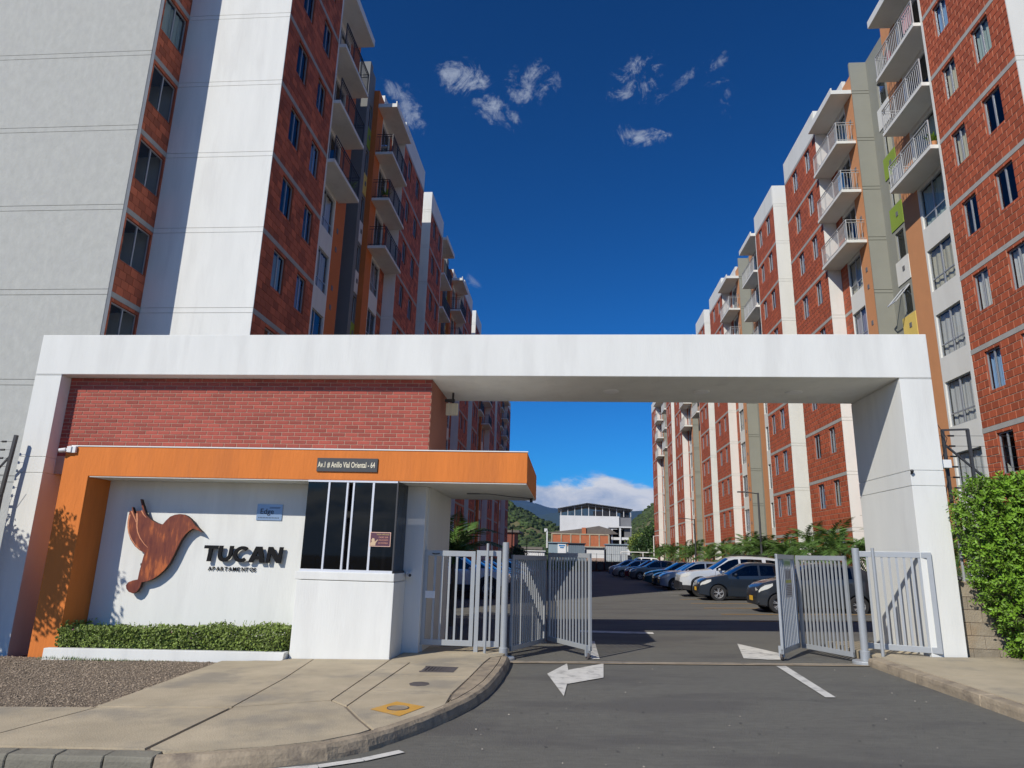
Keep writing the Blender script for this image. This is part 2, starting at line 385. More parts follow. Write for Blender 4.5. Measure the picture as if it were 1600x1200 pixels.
def put_window(tw, P, s, y, z, d, w, h, kind, curtain=None):
    f, pm, cm = window_meshes(s, w, h, kind)
    p = Vector(P(y, d, z))-Vector(tw.location)
    o = link('window', f, tw, loc=p)
    for m in pm: link('pane', m, o, loc=(0, 0, 0))
    if curtain: link('curtain', cm[curtain], o, loc=(0, 0, 0))
    return o
BRK = {}
def tower(side, Y0, label, near=False, zmin=-.6, xdepth=14.):
    s = 1 if side == 'R' else -1; XF = 12.35 if s > 0 else -8.72
    def P(y, d, z): return (XF+s*d, Y0+y, z)
    def bx(mb, y0, y1, d0, d1, z0, z1, m=0):
        a, b = XF+s*d0, XF+s*d1; mb.box(min(a, b), max(a, b), Y0+y0, Y0+y1, z0, z1, m)
    tw = thing('apartment_building', label, 'apartment building', (XF, Y0, 0), group='brick and white apartment towers along the car park')
    rr = random.Random(hash((side, round(Y0*10))) % 9999 if False else int(Y0*37)+(5 if s > 0 else 11))
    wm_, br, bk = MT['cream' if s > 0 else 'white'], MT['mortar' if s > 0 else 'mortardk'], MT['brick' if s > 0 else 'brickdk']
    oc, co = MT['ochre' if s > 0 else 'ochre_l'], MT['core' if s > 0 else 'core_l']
    D1, D2 = .6, 1.35
    # --- openings
    wA = [(.85, 1.68), (2.62, 3.36)]; wA2 = [(15.15, 15.9), (17.1, 17.9)]
    HA, HA2, HB, HB2, HC = [], [], [], [], []
    for k in range(9):
        t = ZB[k+1]-.12
        for a, b in wA: HA.append((a, b, t-1.18, t, 'small'))
        for a, b in wA2: HA2.append((a, b, t-1.18, t, 'small'))
        if k < 6:
            HB.append((5.2, 6.75, t-1.62, t-.06, 'big')); HB2.append((12.05, 13.4, t-1.62, t-.06, 'big'))
        else:
            HB.append((4.95, 6.75, ZB[k]+.06, t-.1, 'door')); HB2.append((12.05, 13.6, ZB[k]+.06, t-.1, 'door'))
        if s > 0: HC.append((9.62, 10.32, t-1.25, t-.05, 'tall'))
        else: HC.append((10.42, 10.98, t-1.25, t-.05, 'tall'))
    # --- plastered walls
    w = MB()
    dz = [zmin]+ZB[1:]+[ZT]
    def grooved(axis, a0, a1, c, zlo=zmin, zhi=ZT, flip=1, plane=0):
        """wall facing -Y at y=c from d=a0..a1, plates with sunk joints at each floor"""
        joints = []
        for k in range(1, 10): joints += [ZB[k]-.02, ZB[k]+.13]
        zs = [zlo]+[j for j in joints if zlo < j < zhi]+[zhi]
        for i in range(len(zs)-1):
            za = zs[i]+(.007 if i else 0); zb = zs[i+1]-(.007 if i < len(zs)-2 else 0)
            bx(w, c, c+.03, a0, a1, za, zb)
        bx(w, c+.03, c+.12, a0+.012, a1, zlo, zhi)
    # end wall (faces the street): white
    endw = 3.33 if (s < 0 and Y0 < 20) else xdepth
    grooved('y', 0., endw, 0.)
    # returns
    grooved('y', 0., D1, 14.2)
    bx(w, 4.0, 4.12, 0.0, D1+.1, zmin, ZT-1.3)
    for k in range(9): pass
    # sheets of the recessed bays
    facade_panel(w, P, 4.12, 6.85, zmin, ZT-1.2, D1, [h[:4] for h in HB])
    facade_panel(w, P, 12.0, 13.4, zmin, ZT-1.2, D1, [h[:4] for h in HB2 if h[4] == 'big']+[(h[0], 13.4, h[2], h[3]) for h in HB2 if h[4] == 'door'])
    # parapet, with the notch left open for the core
    for a, b, d in ((0.12, 4.12, 0), (14.32, TL, 0)): bx(w, a, b, d, d+.18, ZB[9]+.13, ZT)
    for a, b in ((4.12, 6.85), (12.0, 14.2)): bx(w, a, b, D1, D1+.18, ZT-1.2, ZT)
    # body behind, far end wall and roof slab
    bx(w, .12, TL, 3.2 if endw < 5 else xdepth-.2, xdepth, zmin, ZT); bx(w, TL-.15, TL, .15, xdepth, zmin, ZT); bx(w, .2, TL-.2, 2.2, xdepth-.3, ZT-1.0, ZT-.8)
    w.build('wall', wm_, tw)
    # --- horizontal grooves on white parts are real joints; concrete bands on the brick
    for k in range(0, 10):
        for a, b, d in ((.0+.03, 4.0, 0), (14.23, TL, 0), (13.4, 14.2, D1)):
            bd = MB(); bx(bd, a, b, d-.006, d+.1, ZB[k]-.02, ZB[k]+.13); bd.build('concrete_band', MT['band'], tw)
    # --- brick panels
    mo = MB(); bb = MB(); singles = []
    for (a, b, d, H) in ((.03, 4.0, 0., HA), (14.23, TL, 0., HA2), (13.4, 14.2, D1, [])):
        facade_panel(mo, P, a, b, zmin, ZB[9], d+.012, [h[:4] for h in H], reveal=.1, mr=1)
        bl, bh = (.335, .232) if s > 0 else (.335, .232)
        for k in range(-1, 9):
            z0_, z1_ = (zmin, ZB[0]-.02) if k < 0 else (ZB[k]+.13, ZB[k+1]-.02)
            for rc in brick_rects(a, b, z0_, z1_, [h[:4] for h in H], bl, bh, .022 if s > 0 else .010, k):
                ok = near and rc[4] and d == 0 and a < 1 and rc[2] > 3.2 and (s > 0 or rc[2] > 7.5)
                if ok: singles.append(rc)
                else: brick_face(bb, P, rc, d, .014, rr.uniform(.02, 1))
    singles.sort(key=lambda r: r[2])
    for rc in singles[300:]: brick_face(bb, P, rc, 0., .014, rr.uniform(.02, 1))
    mo.build('mortar_bed', [br, bk], tw)
    stuff(bb.build('bricks', bk, tw))
    if singles:
        key = (s,)
        vs_ = []
        rc0 = singles[0]
        for i in range(10):
            m = MB(); brick_face(m, lambda y, d, z: (s*d, y, z), (0, rc0[1]-rc0[0], 0, rc0[3]-rc0[2]), 0., .014, .03+i/10.5); vs_.append(m.mesh('brick', bk))
        for rc in singles[:300]: link('brick', rr.choice(vs_), tw, loc=Vector(P(rc[0], 0, rc[2]))-tw.location)
    # --- ochre strips with little vents, grey stair core with coloured panels
    o = MB(); facade_panel(o, P, 6.85, 8.0, zmin, ZT-.4, D1, []); facade_panel(o, P, 11.1, 12.0, zmin, ZT-.4, D1, [])
    bx(o, 6.85, 8.0, D1+.002, D1+.2, ZT-1.2, ZT-.4); bx(o, 11.1, 12.0, D1+.002, D1+.2, ZT-1.2, ZT-.4)
    bx(o, 11.098, 11.2, D1+.004, 1.4, zmin, ZT-.4) if s < 0 else None
    bx(o, 7.85, 7.998, D1+.004, 2.4, zmin, ZT-.4)
    o.build('ochre_strip', oc, tw)
    c = MB()
    if s > 0:
        facade_panel(c, P, 8.0, 11.1, zmin, ZT+.3, D2, [h[:4] for h in HC]); bx(c, 8.0, 11.1, D2+.13, D2+2.2, ZT-1, ZT+.29)
        zs = [zmin]+[z for k in range(1, 10) for z in (ZB[k]-.02, ZB[k]+.13)]+[ZT+.3]
        for i in range(len(zs)-1): bx(c, 11.07, 11.1, D1+.004, D2, zs[i]+(.012 if i else 0), zs[i+1]-.012)
        bx(c, 11.098, 11.2, D1+.015, D2+.5, zmin, ZT+.28)
        pz = (9.45, 10.5, D2)
    else:
        facade_panel(c, P, 8.0, 9.9, zmin, ZT+.3, 2.4, []); bx(c, 8.0, 9.9, 2.42, 3.4, ZT-1, ZT+.29)
        bx(c, 9.9, 10.3, .75, 2.6, zmin, ZT+.3); facade_panel(c, P, 10.3, 11.1, zmin, ZT+.3, .85, [h[:4] for h in HC]); bx(c, 10.3, 11.098, .99, 2.4, ZT-1, ZT+.28)
        pz = (10.36, 11.02, .85)
    c.build('stair_core_wall', co, tw)
    seq = ['cream', 'yellow', 'green', 'cream', 'yellow', 'cream', 'green', 'green', 'cream']
    for k in range(9):
        t = ZB[k+1]-.12; cc = seq[(k+(0 if s > 0 else 3)) % 9] if k > 2 else 'cream'
        pn = MB(); bx(pn, pz[0], pz[1], pz[2]-.03, pz[2]-.002, ZB[k]+.0, t-1.3); pn.build('spandrel_panel', MT[cc], tw)
        vt = MB(); bx(vt, pz[0]+.35, pz[0]+.53, pz[2]-.045, pz[2]-.031, t-1.85, t-1.65)
        vt.build('vent_grille', MT['vent'], tw)
        for zv in (.35, 1.15):
            vt = MB()
            if s > 0: bx(vt, 11.45, 11.62, D1-.015, D1-.001, ZB[k]+zv, ZB[k]+zv+.2)
            else: bx(vt, 7.2, 7.37, D1-.015, D1-.001, ZB[k]+zv, ZB[k]+zv+.2)
            vt.build('vent_grille', MT['vent'], tw)
    # --- dark rooms behind the glass
    dk = MB(); bx(dk, .2, 8.0, 1.5 if s > 0 else 1.5, 2.1, zmin, ZT-1.2); bx(dk, 11.3, TL-.2, 1.5, 2.1, zmin, ZT-1.2)
    if s > 0: bx(dk, 8.2, 10.9, 2.0, 2.4, zmin, ZT-1)
    else: bx(dk, 10.32, 11.0, 1.6, 2.2, zmin, ZT-1)
    for k in range(10):
        bx(dk, .2, 3.95, .13, 1.5, ZB[k]-.05, ZB[k]+.08); bx(dk, 4.3, 8, D1+.12, 1.5, ZB[k]-.05, ZB[k]+.05); bx(dk, 12, 14.1, D1+.12, 1.5, ZB[k]-.05, ZB[k]+.05); bx(dk, 14.4, TL-.2, .13, 1.5, ZB[k]-.05, ZB[k]+.08)
    dk.build('room_interior', MT['dark'], tw)
    # --- windows
    cur = ['curtain_white']*4+['curtain_cream']*3+['curtain_blue', 'curtain_lilac', 'curtain_green']
    for H, d in ((HA, 0), (HA2, 0), (HB, D1), (HB2, D1), (HC, pz[2])):
        for h in H:
            pr = .8 if s > 0 else .25
            if h[4] == 'big' and s > 0: pr = .85
            if h[4] in ('tall', 'door'): pr *= .6
            y1 = h[1] if not (h[4] == 'door' and h[1] > 13) else 13.4
            put_window(tw, P, s, h[0], h[2], d, y1-h[0], h[3]-h[2], h[4], rr.choice(cur) if rr.random() < pr else None)
    # --- balconies on the three top floors, roof slab above
    for yb0, yb1 in ((4.13, 7.1), (11.2, 14.19)):
        for k in (6, 7, 8):
            b = MB(); bx(b, yb0, yb1, -.25, D1-.003, ZB[k]-.06, ZB[k]+.08); bal = b.build('balcony_slab', wm_, tw, bevel=.01)
            r = MB(); z0_, z1_ = ZB[k]+.08, ZB[k]+1.05; dd = -.20; mt_ = MT['rail_w'] if s > 0 else MT['dkmetal']
            X = XF+s*dd
            r.bar((X, Y0+yb0+.04, z1_), (X, Y0+yb1-.04, z1_), .04, .03); r.bar((X, Y0+yb0+.04, z1_-.12), (X, Y0+yb1-.04, z1_-.12), .025, .02)
            r.bar((X, Y0+yb0+.04, z0_+.08), (X, Y0+yb1-.04, z0_+.08), .03, .02)
            n = 24
            for i in range(n+1):
                y = Y0+yb0+.05+(yb1-yb0-.1)*i/n; wd = .035 if i % 8 == 0 else .016
                r.bar((X, y, z0_), (X, y, z1_-(0 if i % 8 == 0 else .1)), wd, wd)
            ye = (yb0+.05 if yb0 > 8 else yb1-.05)
            for z in (z1_, z1_-.12, z0_+.08): r.bar((X, Y0+ye, z), (XF+s*(D1-.02), Y0+ye, z), .03, .02)
            for i in range(1, 6): r.bar((X+s*.13*i, Y0+ye, z0_), (X+s*.13*i, Y0+ye, z1_-.1), .016, .016)
            r.build('railing', mt_, tw)
        b = MB(); bx(b, yb0-.1, yb1, -.33, D1-.003, ZB[9]+.02, ZB[9]+.22); bx(b, yb0-.1, yb1, -.33, -.27, ZB[9]+.2, ZB[9]+.34); b.build('roof_slab', wm_, tw, bevel=.01)
    return tw
TY = [17.1, 38.5, 60.0, 81.4]
lr = ['apartment tower on the right nearest the gate, terracotta blocks in full sun beside the portal', 'second sunlit terracotta apartment tower on the right, its white end wall rising behind the beam', 'third sunlit apartment tower on the right, above the middle of the parked cars', 'farthest apartment tower on the right, closing the car park beside the hills']
ll = ['shaded brick apartment tower nearest on the left, with a white end wall above the gatehouse', 'second shaded apartment tower on the left, top of its white end wall catching the sun', 'third shaded apartment tower on the left, just clearing the portal beam', 'farthest shaded apartment tower on the left, seen between canopy and beam']
RT = None
for i, y in enumerate(TY):
    rt_ = tower('R', y, lr[i], near=(i == 0)); RT = RT or rt_; tl_ = tower('L', y, ll[i], near=(i == 0))
    if i == 0: LT = tl_
# grey wing of the left tower with a narrow strip of windows in its side
gw = thing('apartment_wing', 'windowless weathered grey apartment block wing filling the upper left corner', 'apartment building', (-12., 15.7, 0))
g = MB(); XE = -12.0
joints = [z for k in range(1, 10) for z in (ZB[k]-.02, ZB[k]+.13)]
zs = [-.8]+joints+[26.]
for i in range(len(zs)-1): g.box(-48, XE, 15.7, 15.73, zs[i]+(.007 if i else 0), zs[i+1]-(.007 if i < len(zs)-2 else 0))
g.box(-48, XE-.012, 15.73, 15.9, -.8, 26.)
def PG(y, d, z): return (XE-d, 15.7+y, z)
g.box(-48, XE-2, 15.9, 30, 25.6, 25.8); g.box(-48.2, -48, 15.9, 30, -.8, 26.)
g.build('wall', MT['grey'], gw)
g = MB(); g.box(XE-.1, XE, 15.732, 15.85, -.8, 26.); g.build('corner_trim', MT['white'], gw)
HG = [(.22, 1.34, ZB[k+1]-.12-1.25, ZB[k+1]-.12) for k in range(9)]
g = MB(); b = MB(); bd = MB(); rr = random.Random(3)
facade_panel(g, PG, .15, 1.4, -.8, 26, .012, HG, mr=1)
for k in range(-1, 10):
    za, zb_ = (-.8, ZB[0]-.02) if k < 0 else (ZB[k]+.13, ZB[k+1]-.02 if k < 9 else 26)
    for rc in brick_rects(.15, 1.4, za, zb_, HG, .30, .232, .01, k): brick_face(b, PG, rc, 0, .014, rr.uniform(.02, 1))
for k in range(10): bd = MB(); bd.box(XE-.1, XE+.008, 15.85, 17.099, ZB[k]-.02, ZB[k]+.13); bd.build('concrete_band', MT['band'], gw)
g.build('mortar_bed', [MT['mortardk'], MT['brickdk']], gw); stuff(b.build('bricks', MT['brickdk'], gw))
for k, h in enumerate(HG): put_window(gw, PG, -1, h[0], h[2], 0, h[1]-h[0], h[3]-h[2], 'small', 'curtain_green' if k == 6 else None)
g = MB(); g.box(XE-1.2, XE-1.0, 15.8, 17.0, -.8, 25); 
for k in range(10): g.box(XE-1.0, XE-.13, 15.8, 17.0, ZB[k]-.05, ZB[k]+.08)
g.build('room_interior', MT['dark'], gw)

# tilted open sash in the stair core of the nearest right tower, and things people keep on its balconies
m = MB(); X0, Y0_, Y1_ = 12.35+1.33, 17.1+9.64, 17.1+10.30
for (za, xa), (zb_, xb_) in (((12.72, X0), (11.98, X0-.62)),):
    m.bar((xa, Y0_, za), (xb_, Y0_, zb_), .04, .04); m.bar((xa, Y1_, za), (xb_, Y1_, zb_), .04, .04); m.bar((xa, Y0_, za), (xa, Y1_, za), .04, .04); m.bar((xb_, Y0_, zb_), (xb_, Y1_, zb_), .04, .04)
sa = m.build('open_sash', MT['aluw'], RT)
m = MB(); m.q([(X0, Y1_, 12.72), (X0, Y0_, 12.72), (X0-.62, Y0_, 11.98), (X0-.62, Y1_, 11.98)][::-1]); link('pane', m.mesh('pane', MT['glass']), sa, loc=(0, 0, 0))
def cloth(label, x, y0, y1, z0, z1, col):
    m = MB(); n = 8
    for i in range(n):
        a, b = y0+(y1-y0)*i/n, y0+(y1-y0)*(i+1)/n; dx = .03*(i % 2); dx2 = .03*((i+1) % 2)
        for k in range(2): xx = x+k*.06; m.q([(xx+dx, a, z0), (xx+dx2, b, z0+.04*(i % 3)), (xx+dx2*.4, b, z1), (xx+dx*.4, a, z1)])
    tag(m.build('hanging_cloth', pmat('cloth', col, .9, .1), None), label, 'cloth')
cloth('blue cloth hung inside a middle balcony of the nearest right tower', 12.25, 28.4, 28.95, 17.95, 18.85, (.03, .22, .48))
cloth('pale pink towel over the top near balcony rail of the nearest right tower', 12.2, 21.5, 22.1, 20.6, 21.42, (.60, .34, .36))
cloth('small red bundle hanging on the top near balcony rail of the right tower', 12.2, 23.2, 23.4, 20.5, 20.9, (.55, .03, .06))
cloth('white sheet drying on the lowest near balcony of the right tower', 12.22, 23.4, 24.1, 15.6, 16.3, (.6, .6, .6))
def pot(label, x, y, z, seed):
    r = random.Random(seed); t = thing('potted_plant', label, 'plant', (x, y, z))
    m = MB(); m.lathe((0, 0, 0), [(.001, 0), (.10, 0), (.14, .24), (.12, .24), (.12, .2), (.001, .2)], 12); m.build('pot', MT['ochre'], t, loc=(0, 0, 0))
    m = MB()
    for i in range(70):
        a = r.uniform(0, 6.28); u = Vector((math.cos(a), math.sin(a), r.uniform(.5, 2))).normalized(); n = u.cross(Vector((0, 0, 1))).normalized(); n = (n+Vector((0, 0, .5))).normalized(); k = len(m.v); L_ = r.uniform(.2, .5); c = Vector((0, 0, .22)); sd = u.cross(Vector((0, 0, 1))).normalized()*.03; m.va = r.random()
        m.q([c, c+u*L_*.5+sd, c+u*L_, c+u*L_*.5-sd])
    stuff(m.build('foliage', MT['leaf'], t, loc=(0, 0, 0)))
pot('potted green plant on the lowest near balcony of the nearest right tower', 12.35, 21.5, 15.46, 3)
pot('potted plant on the lowest balcony of the nearest left tower', -8.75, 23.8, 15.46, 5)
pot('potted plant on a middle far balcony of the nearest left tower', -8.75, 28.6, 17.91, 7)
# ------------------------------------------------------------------ ground, road, pavements
def sheet(name, pts, h, mat, kind='structure', parent=None):
    bm = bmesh.new(); vsx = [bm.verts.new((p[0], p[1], gz(p[0])+h)) for p in pts]; bm.faces.new(vsx); bmesh.ops.triangulate(bm, faces=bm.faces)
    me = bpy.data.meshes.new(name); bm.to_mesh(me); bm.free(); me.materials.append(mat)
    o = link(name, me, parent);
    if kind: o['kind'] = kind
    return o
def strip_sheet(name, x0, x1, y0, y1, h, mat):
    m = MB(); xs = sorted({x0, x1, *[x for x in (-16, 16) if x0 < x < x1]})
    for i in range(len(xs)-1): m.q([(xs[i], y0, gz(xs[i])+h), (xs[i+1], y0, gz(xs[i+1])+h), (xs[i+1], y1, gz(xs[i+1])+h), (xs[i], y1, gz(xs[i])+h)])
    return struct(m.build(name, mat))
strip_sheet('ground', -7000, 7000, -400, 7000, -.03, MT['earth'])
strip_sheet('street', -60, 60, -14, 12.0, -.008, MT['asphalt'])
strip_sheet('car_park', -8.7, 12.3, 12.02, 89.5, -.006, MT['asphalt'])
# concrete channel the folding gates run in
m = MB()
for i, (a, b) in enumerate(((-.95, .9), (.9, 2.8), (2.8, 4.72))):
    m.q([(a, 11.78, gz(a)+.004), (b-.006, 11.78, gz(b)+.004), (b-.006, 12.02, gz(b)+.004), (a, 12.02, gz(a)+.004)])
tr = m.build('gate_channel', MT['kerb']); tr['kind'] = 'structure'
m = MB(); m.q([(-.95, 11.89, gz(-.95)+.008), (4.7, 11.89, gz(4.7)+.008), (4.7, 11.91, gz(4.7)+.008), (-.95, 11.91, gz(-.95)+.008)]); struct(m.build('gate_rail', MT['steel']))

# pavement slabs, each a piece of its own, 12 cm above the road
sheet('pavement_base', [(-3.4, 5.95), (-2.45, 6.2), (-1.75, 6.9), (-1.4, 7.8), (-1.15, 9.0), (-1.1, 11.9), (-2.75, 12.0), (-2.75, 11.2), (-4.45, 11.2), (-5.3, 10.9), (-5.0, 7.5), (-12, 7.46), (-12, 5.98)], .106, MT['joint'])
sheet('pavement_base', [(4.85, 3), (9.6, 3), (9.6, 9.2), (7.9, 9.2), (7.3, 11.97), (4.85, 11.97)], .108, MT['joint'])
pv = bpy.data.objects.new('pavement', None); COL.objects.link(pv); pv['kind'] = 'structure'
def inset(pts, g):
    out = []; n = len(pts)
    for i in range(n):
        a, b, c = Vector(pts[i-1]), Vector(pts[i]), Vector(pts[(i+1) % n])
        d1 = (b-a).normalized(); d2 = (c-b).normalized(); n1 = Vector((-d1.y, d1.x)); n2 = Vector((-d2.y, d2.x))
        k = (n1+n2); L_ = k.length
        out.append(b + k.normalized()*g/max(.3, L_/2) if L_ > 1e-3 else b)
    return out
def slab(pts, mat=None, h=.12, thick=.14, parent=pv, name='slab', gap=.005, bevel=.006):
    area = sum(pts[i][0]*pts[(i+1) % len(pts)][1]-pts[(i+1) % len(pts)][0]*pts[i][1] for i in range(len(pts)))
    if area < 0: pts = pts[::-1]
    pts = inset([Vector(p[:2]) for p in pts], gap)
    bm = bmesh.new()
    t = [bm.verts.new((p.x, p.y, gz(p.x)+h)) for p in pts]; bt = [bm.verts.new((p.x, p.y, gz(p.x)+h-thick)) for p in pts]
    bm.faces.new(t)
    for i in range(len(pts)): j = (i+1) % len(pts); bm.faces.new((t[j], t[i], bt[i], bt[j]))
    bmesh.ops.recalc_face_normals(bm, faces=bm.faces)
    es = [e for e in bm.edges if e.verts[0] in t and e.verts[1] in t]
    bmesh.ops.bevel(bm, geom=es, offset=bevel, segments=2, affect='EDGES')
    bmesh.ops.triangulate(bm, faces=[f for f in bm.faces if len(f.verts) > 4])
    me = bpy.data.meshes.new(name); bm.to_mesh(me); bm.free(); me.materials.append(mat or MT['concrete'])
    return link(name, me, parent)
# outer edge of the corner, clockwise from the street
edge = [(-3.30, 5.86), (-2.9, 5.95), (-2.45, 6.12), (-2.1, 6.32), (-1.85, 6.6), (-1.68, 6.92), (-1.52, 7.3), (-1.36, 7.75), (-1.22, 8.25), (-1.12, 8.8), (-1.06, 9.4), (-1.03, 10.2), (-1.02, 11.0), (-1.04, 11.72)]
slab([(-3.30, 5.9), (-3.5, 5.98), (-3.56, 7.62), (-2.62, 8.05), (-2.35, 7.75), (-2.05, 7.2), (-1.78, 6.75), (-1.85, 6.6), (-2.1, 6.32), (-2.45, 6.12), (-2.9, 5.95)], bevel=.03)
slab([(-3.56, 7.62), (-5.05, 7.55), (-5.35, 10.9), (-4.45, 10.95), (-4.4, 11.2), (-3.98, 11.2), (-3.72, 9.4)])
slab([(-3.56, 7.62), (-3.72, 9.4), (-3.98, 11.2), (-2.75, 11.2), (-2.62, 8.05)])
slab([(-3.5, 5.98), (-5.2, 5.98), (-5.0, 7.52), (-3.56, 7.58)]); slab([(-5.2, 5.98), (-7.2, 5.98), (-7.2, 7.45), (-5.0, 7.52)])
for i in range(6): slab([(-7.2-2*i, 5.98), (-9.2-2*i, 5.98), (-9.2-2*i, 7.45), (-7.2-2*i, 7.45)])
slab([(-2.62, 8.05), (-2.75, 11.2), (-2.75, 12.0), (-1.02, 12.0), (-1.04, 11.72), (-1.22, 11.5), (-1.26, 10.90), (-2.38, 10.91), (-2.36, 8.60), (-2.35, 7.75)], MT['concrete'])
slab([(-2.36, 8.60), (-1.34, 8.52), (-1.30, 7.75), (-1.52, 7.3), (-1.68, 6.92), (-1.78, 6.75), (-2.05, 7.2), (-2.35, 7.75)], MT['concrete'])
slab([(-1.26, 10.90), (-1.22, 11.5), (-1.04, 11.72), (-1.02, 11.0), (-1.03, 10.2), (-1.06, 9.4), (-1.12, 8.8), (-1.22, 8.25), (-1.30, 8.0), (-1.34, 8.52)], MT['kerb'], bevel=.02)
# inspection chamber lids
lid = thing('chamber_cover', 'concrete inspection chamber cover in two slabs with an iron grating, beside the kerb nose', 'manhole cover', (-1.9, 9.7, gz(-1.9)+.12))
slab([(-2.37, 9.75), (-2.38, 10.9), (-1.26, 10.89), (-1.29, 9.68)], parent=lid, name='cover_slab', h=.118).location = -lid.location
slab([(-2.36, 8.61), (-2.37, 9.74), (-1.29, 9.67), (-1.34, 8.53)], parent=lid, name='cover_slab', h=.118).location = -lid.location
m = MB()
for i in range(9): m.box(-2.02+i*.05, -1.99+i*.05, 10.05, 10.45, gz(-1.8)+.116, gz(-1.8)+.126)
m.box(-2.05, -1.57, 10.02, 10.05, gz(-1.8)+.116, gz(-1.8)+.128); m.box(-2.05, -1.57, 10.45, 10.48, gz(-1.8)+.116, gz(-1.8)+.128)
m.q([(-2.05, 10.02, gz(-2.05)+.121), (-1.57, 10.02, gz(-1.57)+.121), (-1.57, 10.48, gz(-1.57)+.121), (-2.05, 10.48, gz(-2.05)+.121)]); m.build('grating', MT['iron'], lid)
m = MB(); m.prism([(-1.85+.13*math.cos(i*.785), 9.1+.15*math.sin(i*.785)) for i in range(8)], gz(-1.85)+.11, gz(-1.85)+.124, 'z'); m.build('lifting_plate', MT['iron'], lid)
# yellow paint square with round water cover
yl = [gp(578, 1108, .124), gp(620, 1096, .124), gp(664, 1104, .124), gp(624, 1119, .124)]
sheet('yellow_paint', [(p.x, p.y) for p in yl], .1245, MT['painty'], 'structure')
mc = thing('water_cover', 'small round water valve cover set in the yellow painted diamond', 'manhole cover', (-1.77, 7.66, gz(-1.77)+.12))
m = MB(); m.lathe((0, 0, 0), [(.105, 0), (.105, .012), (.095, .014), (.09, .009), (.001, .009)], 20); m.build('cover', MT['block'], mc, loc=(0, 0, 0))
m = MB(); m.lathe((0, 0, 0), [(.107, 0), (.107, .010), (.118, .010), (.118, 0)], 20); m.build('rim', MT['iron'], mc, loc=(0, 0, 0))
# kerbs
kb = bpy.data.objects.new('kerb', None); COL.objects.link(kb); kb['kind'] = 'structure'
def kerb_piece(a, b, w=.15, h=.118, mat='kerb', side=1, wob=.004):
    a = Vector(a); b = Vector(b); d = (b-a).normalized(); n = Vector((-d.y, d.x))*side
    a2, b2 = a+d*.005, b-d*.005
    r = random.Random(int(a.x*97+a.y*31)); q = lambda: r.uniform(-wob, wob)
    bm = bmesh.new(); vv = []
    for p in (a2, b2):
        for off, hh in ((0, -.03), (.0, h*.55), (.012, h-.01), (w, h), (w, -.03)): vv.append(bm.verts.new((p.x+n.x*off+q(), p.y+n.y*off+q(), gz(p.x)+hh+q())))
    for i in range(4): bm.faces.new((vv[i], vv[i+1], vv[i+6], vv[i+5]))
    bm.faces.new(vv[:5]); bm.faces.new(vv[5:][::-1]); bmesh.ops.recalc_face_normals(bm, faces=bm.faces)
    bmesh.ops.bevel(bm, geom=[e for e in bm.edges if e.calc_face_angle(0) > .5] if all(len(e.link_faces) for e in bm.edges) else [], offset=.008, segments=1, affect='EDGES')
    me = bpy.data.meshes.new('kerbstone'); bm.to_mesh(me); bm.free(); me.materials.append(MT[mat]); link('kerbstone', me, kb)
x = -3.32
for i in range(22):
    L_ = .42; kerb_piece((x, 5.80+.0*i), (x-L_, 5.80), .16, .112, 'kerbg', side=-1); x -= L_
m = MB()   # monolithic cast kerb around the corner
fr, bk_ = [], []
ed = [(-3.30, 5.82)]+edge[1:]
for i, p in enumerate(ed):
    a = Vector(ed[max(0, i-1)]); b = Vector(ed[min(len(ed)-1, i+1)]); d = (b-a).normalized(); n = Vector((d.y, -d.x))
    fr.append(Vector(p)+n*.10); bk_.append(Vector(p)-n*.012)
rk = random.Random(5)
sub = 4
FR = []; BK = []
for i in range(len(fr)-1):
    for j in range(sub): FR.append(fr[i].lerp(fr[i+1], j/sub)); BK.append(bk_[i].lerp(bk_[i+1], j/sub))
FR.append(fr[-1]); BK.append(bk_[-1])
rows = []
for f, b in zip(FR, BK):
    q = lambda s=.006: rk.uniform(-s, s); z = gz(f.x)
    o = (f-b)
    rows.append([(f.x+o.x*.25, f.y+o.y*.25, z-.03), (f.x+o.x*.18+q(), f.y+o.y*.18+q(), z+.03), (f.x+q(), f.y+q(), z+.085+q()), (f.x-o.x*.25+q(), f.y-o.y*.25+q(), z+.113+q(.003)), (b.x+o.x*.12, b.y+o.y*.12, z+.119), (b.x, b.y, z+.116)])
for i in range(len(rows)-1):
    for j in range(5): m.q([rows[i][j], rows[i+1][j], rows[i+1][j+1], rows[i][j+1]])
m.q(rows[-1])
o = m.build('cast_kerb', MT['kerb'], kb, smooth=True, fix=True)
# right-hand pavement
for a, b in ((11.85, 10.35), (10.35, 8.85), (8.85, 7.35), (7.35, 5.85), (5.85, 4.35), (4.35, 2.85)):
    kerb_piece((4.72, b), (4.72, a), .17, .125, 'kerb', side=-1, wob=.006)
slab([(4.9, 11.97), (7.3, 11.97), (7.6, 10.6), (4.9, 10.1)]); slab([(4.9, 10.1), (7.6, 10.6), (7.9, 9.2), (4.9, 8.4)]); slab([(4.9, 8.4), (7.9, 9.2), (9.6, 9.2), (9.6, 6.6), (4.9, 6.6)]); slab([(4.9, 6.6), (9.6, 6.6), (9.6, 3), (4.9, 3)])
slab([(4.9, 12.0), (5.75, 12.0), (5.75, 14.1), (4.9, 14.1)], h=.119)
sheet('verge', [(7.3, 11.97), (7.6, 10.6), (7.9, 9.2), (14, 9.2), (14, 12.2), (7.3, 12.2)], .10, MT['earth'])
slab([(-2.9, 12.02), (-1.06, 12.02), (-1.06, 12.9), (-2.9, 12.9)], h=.118)
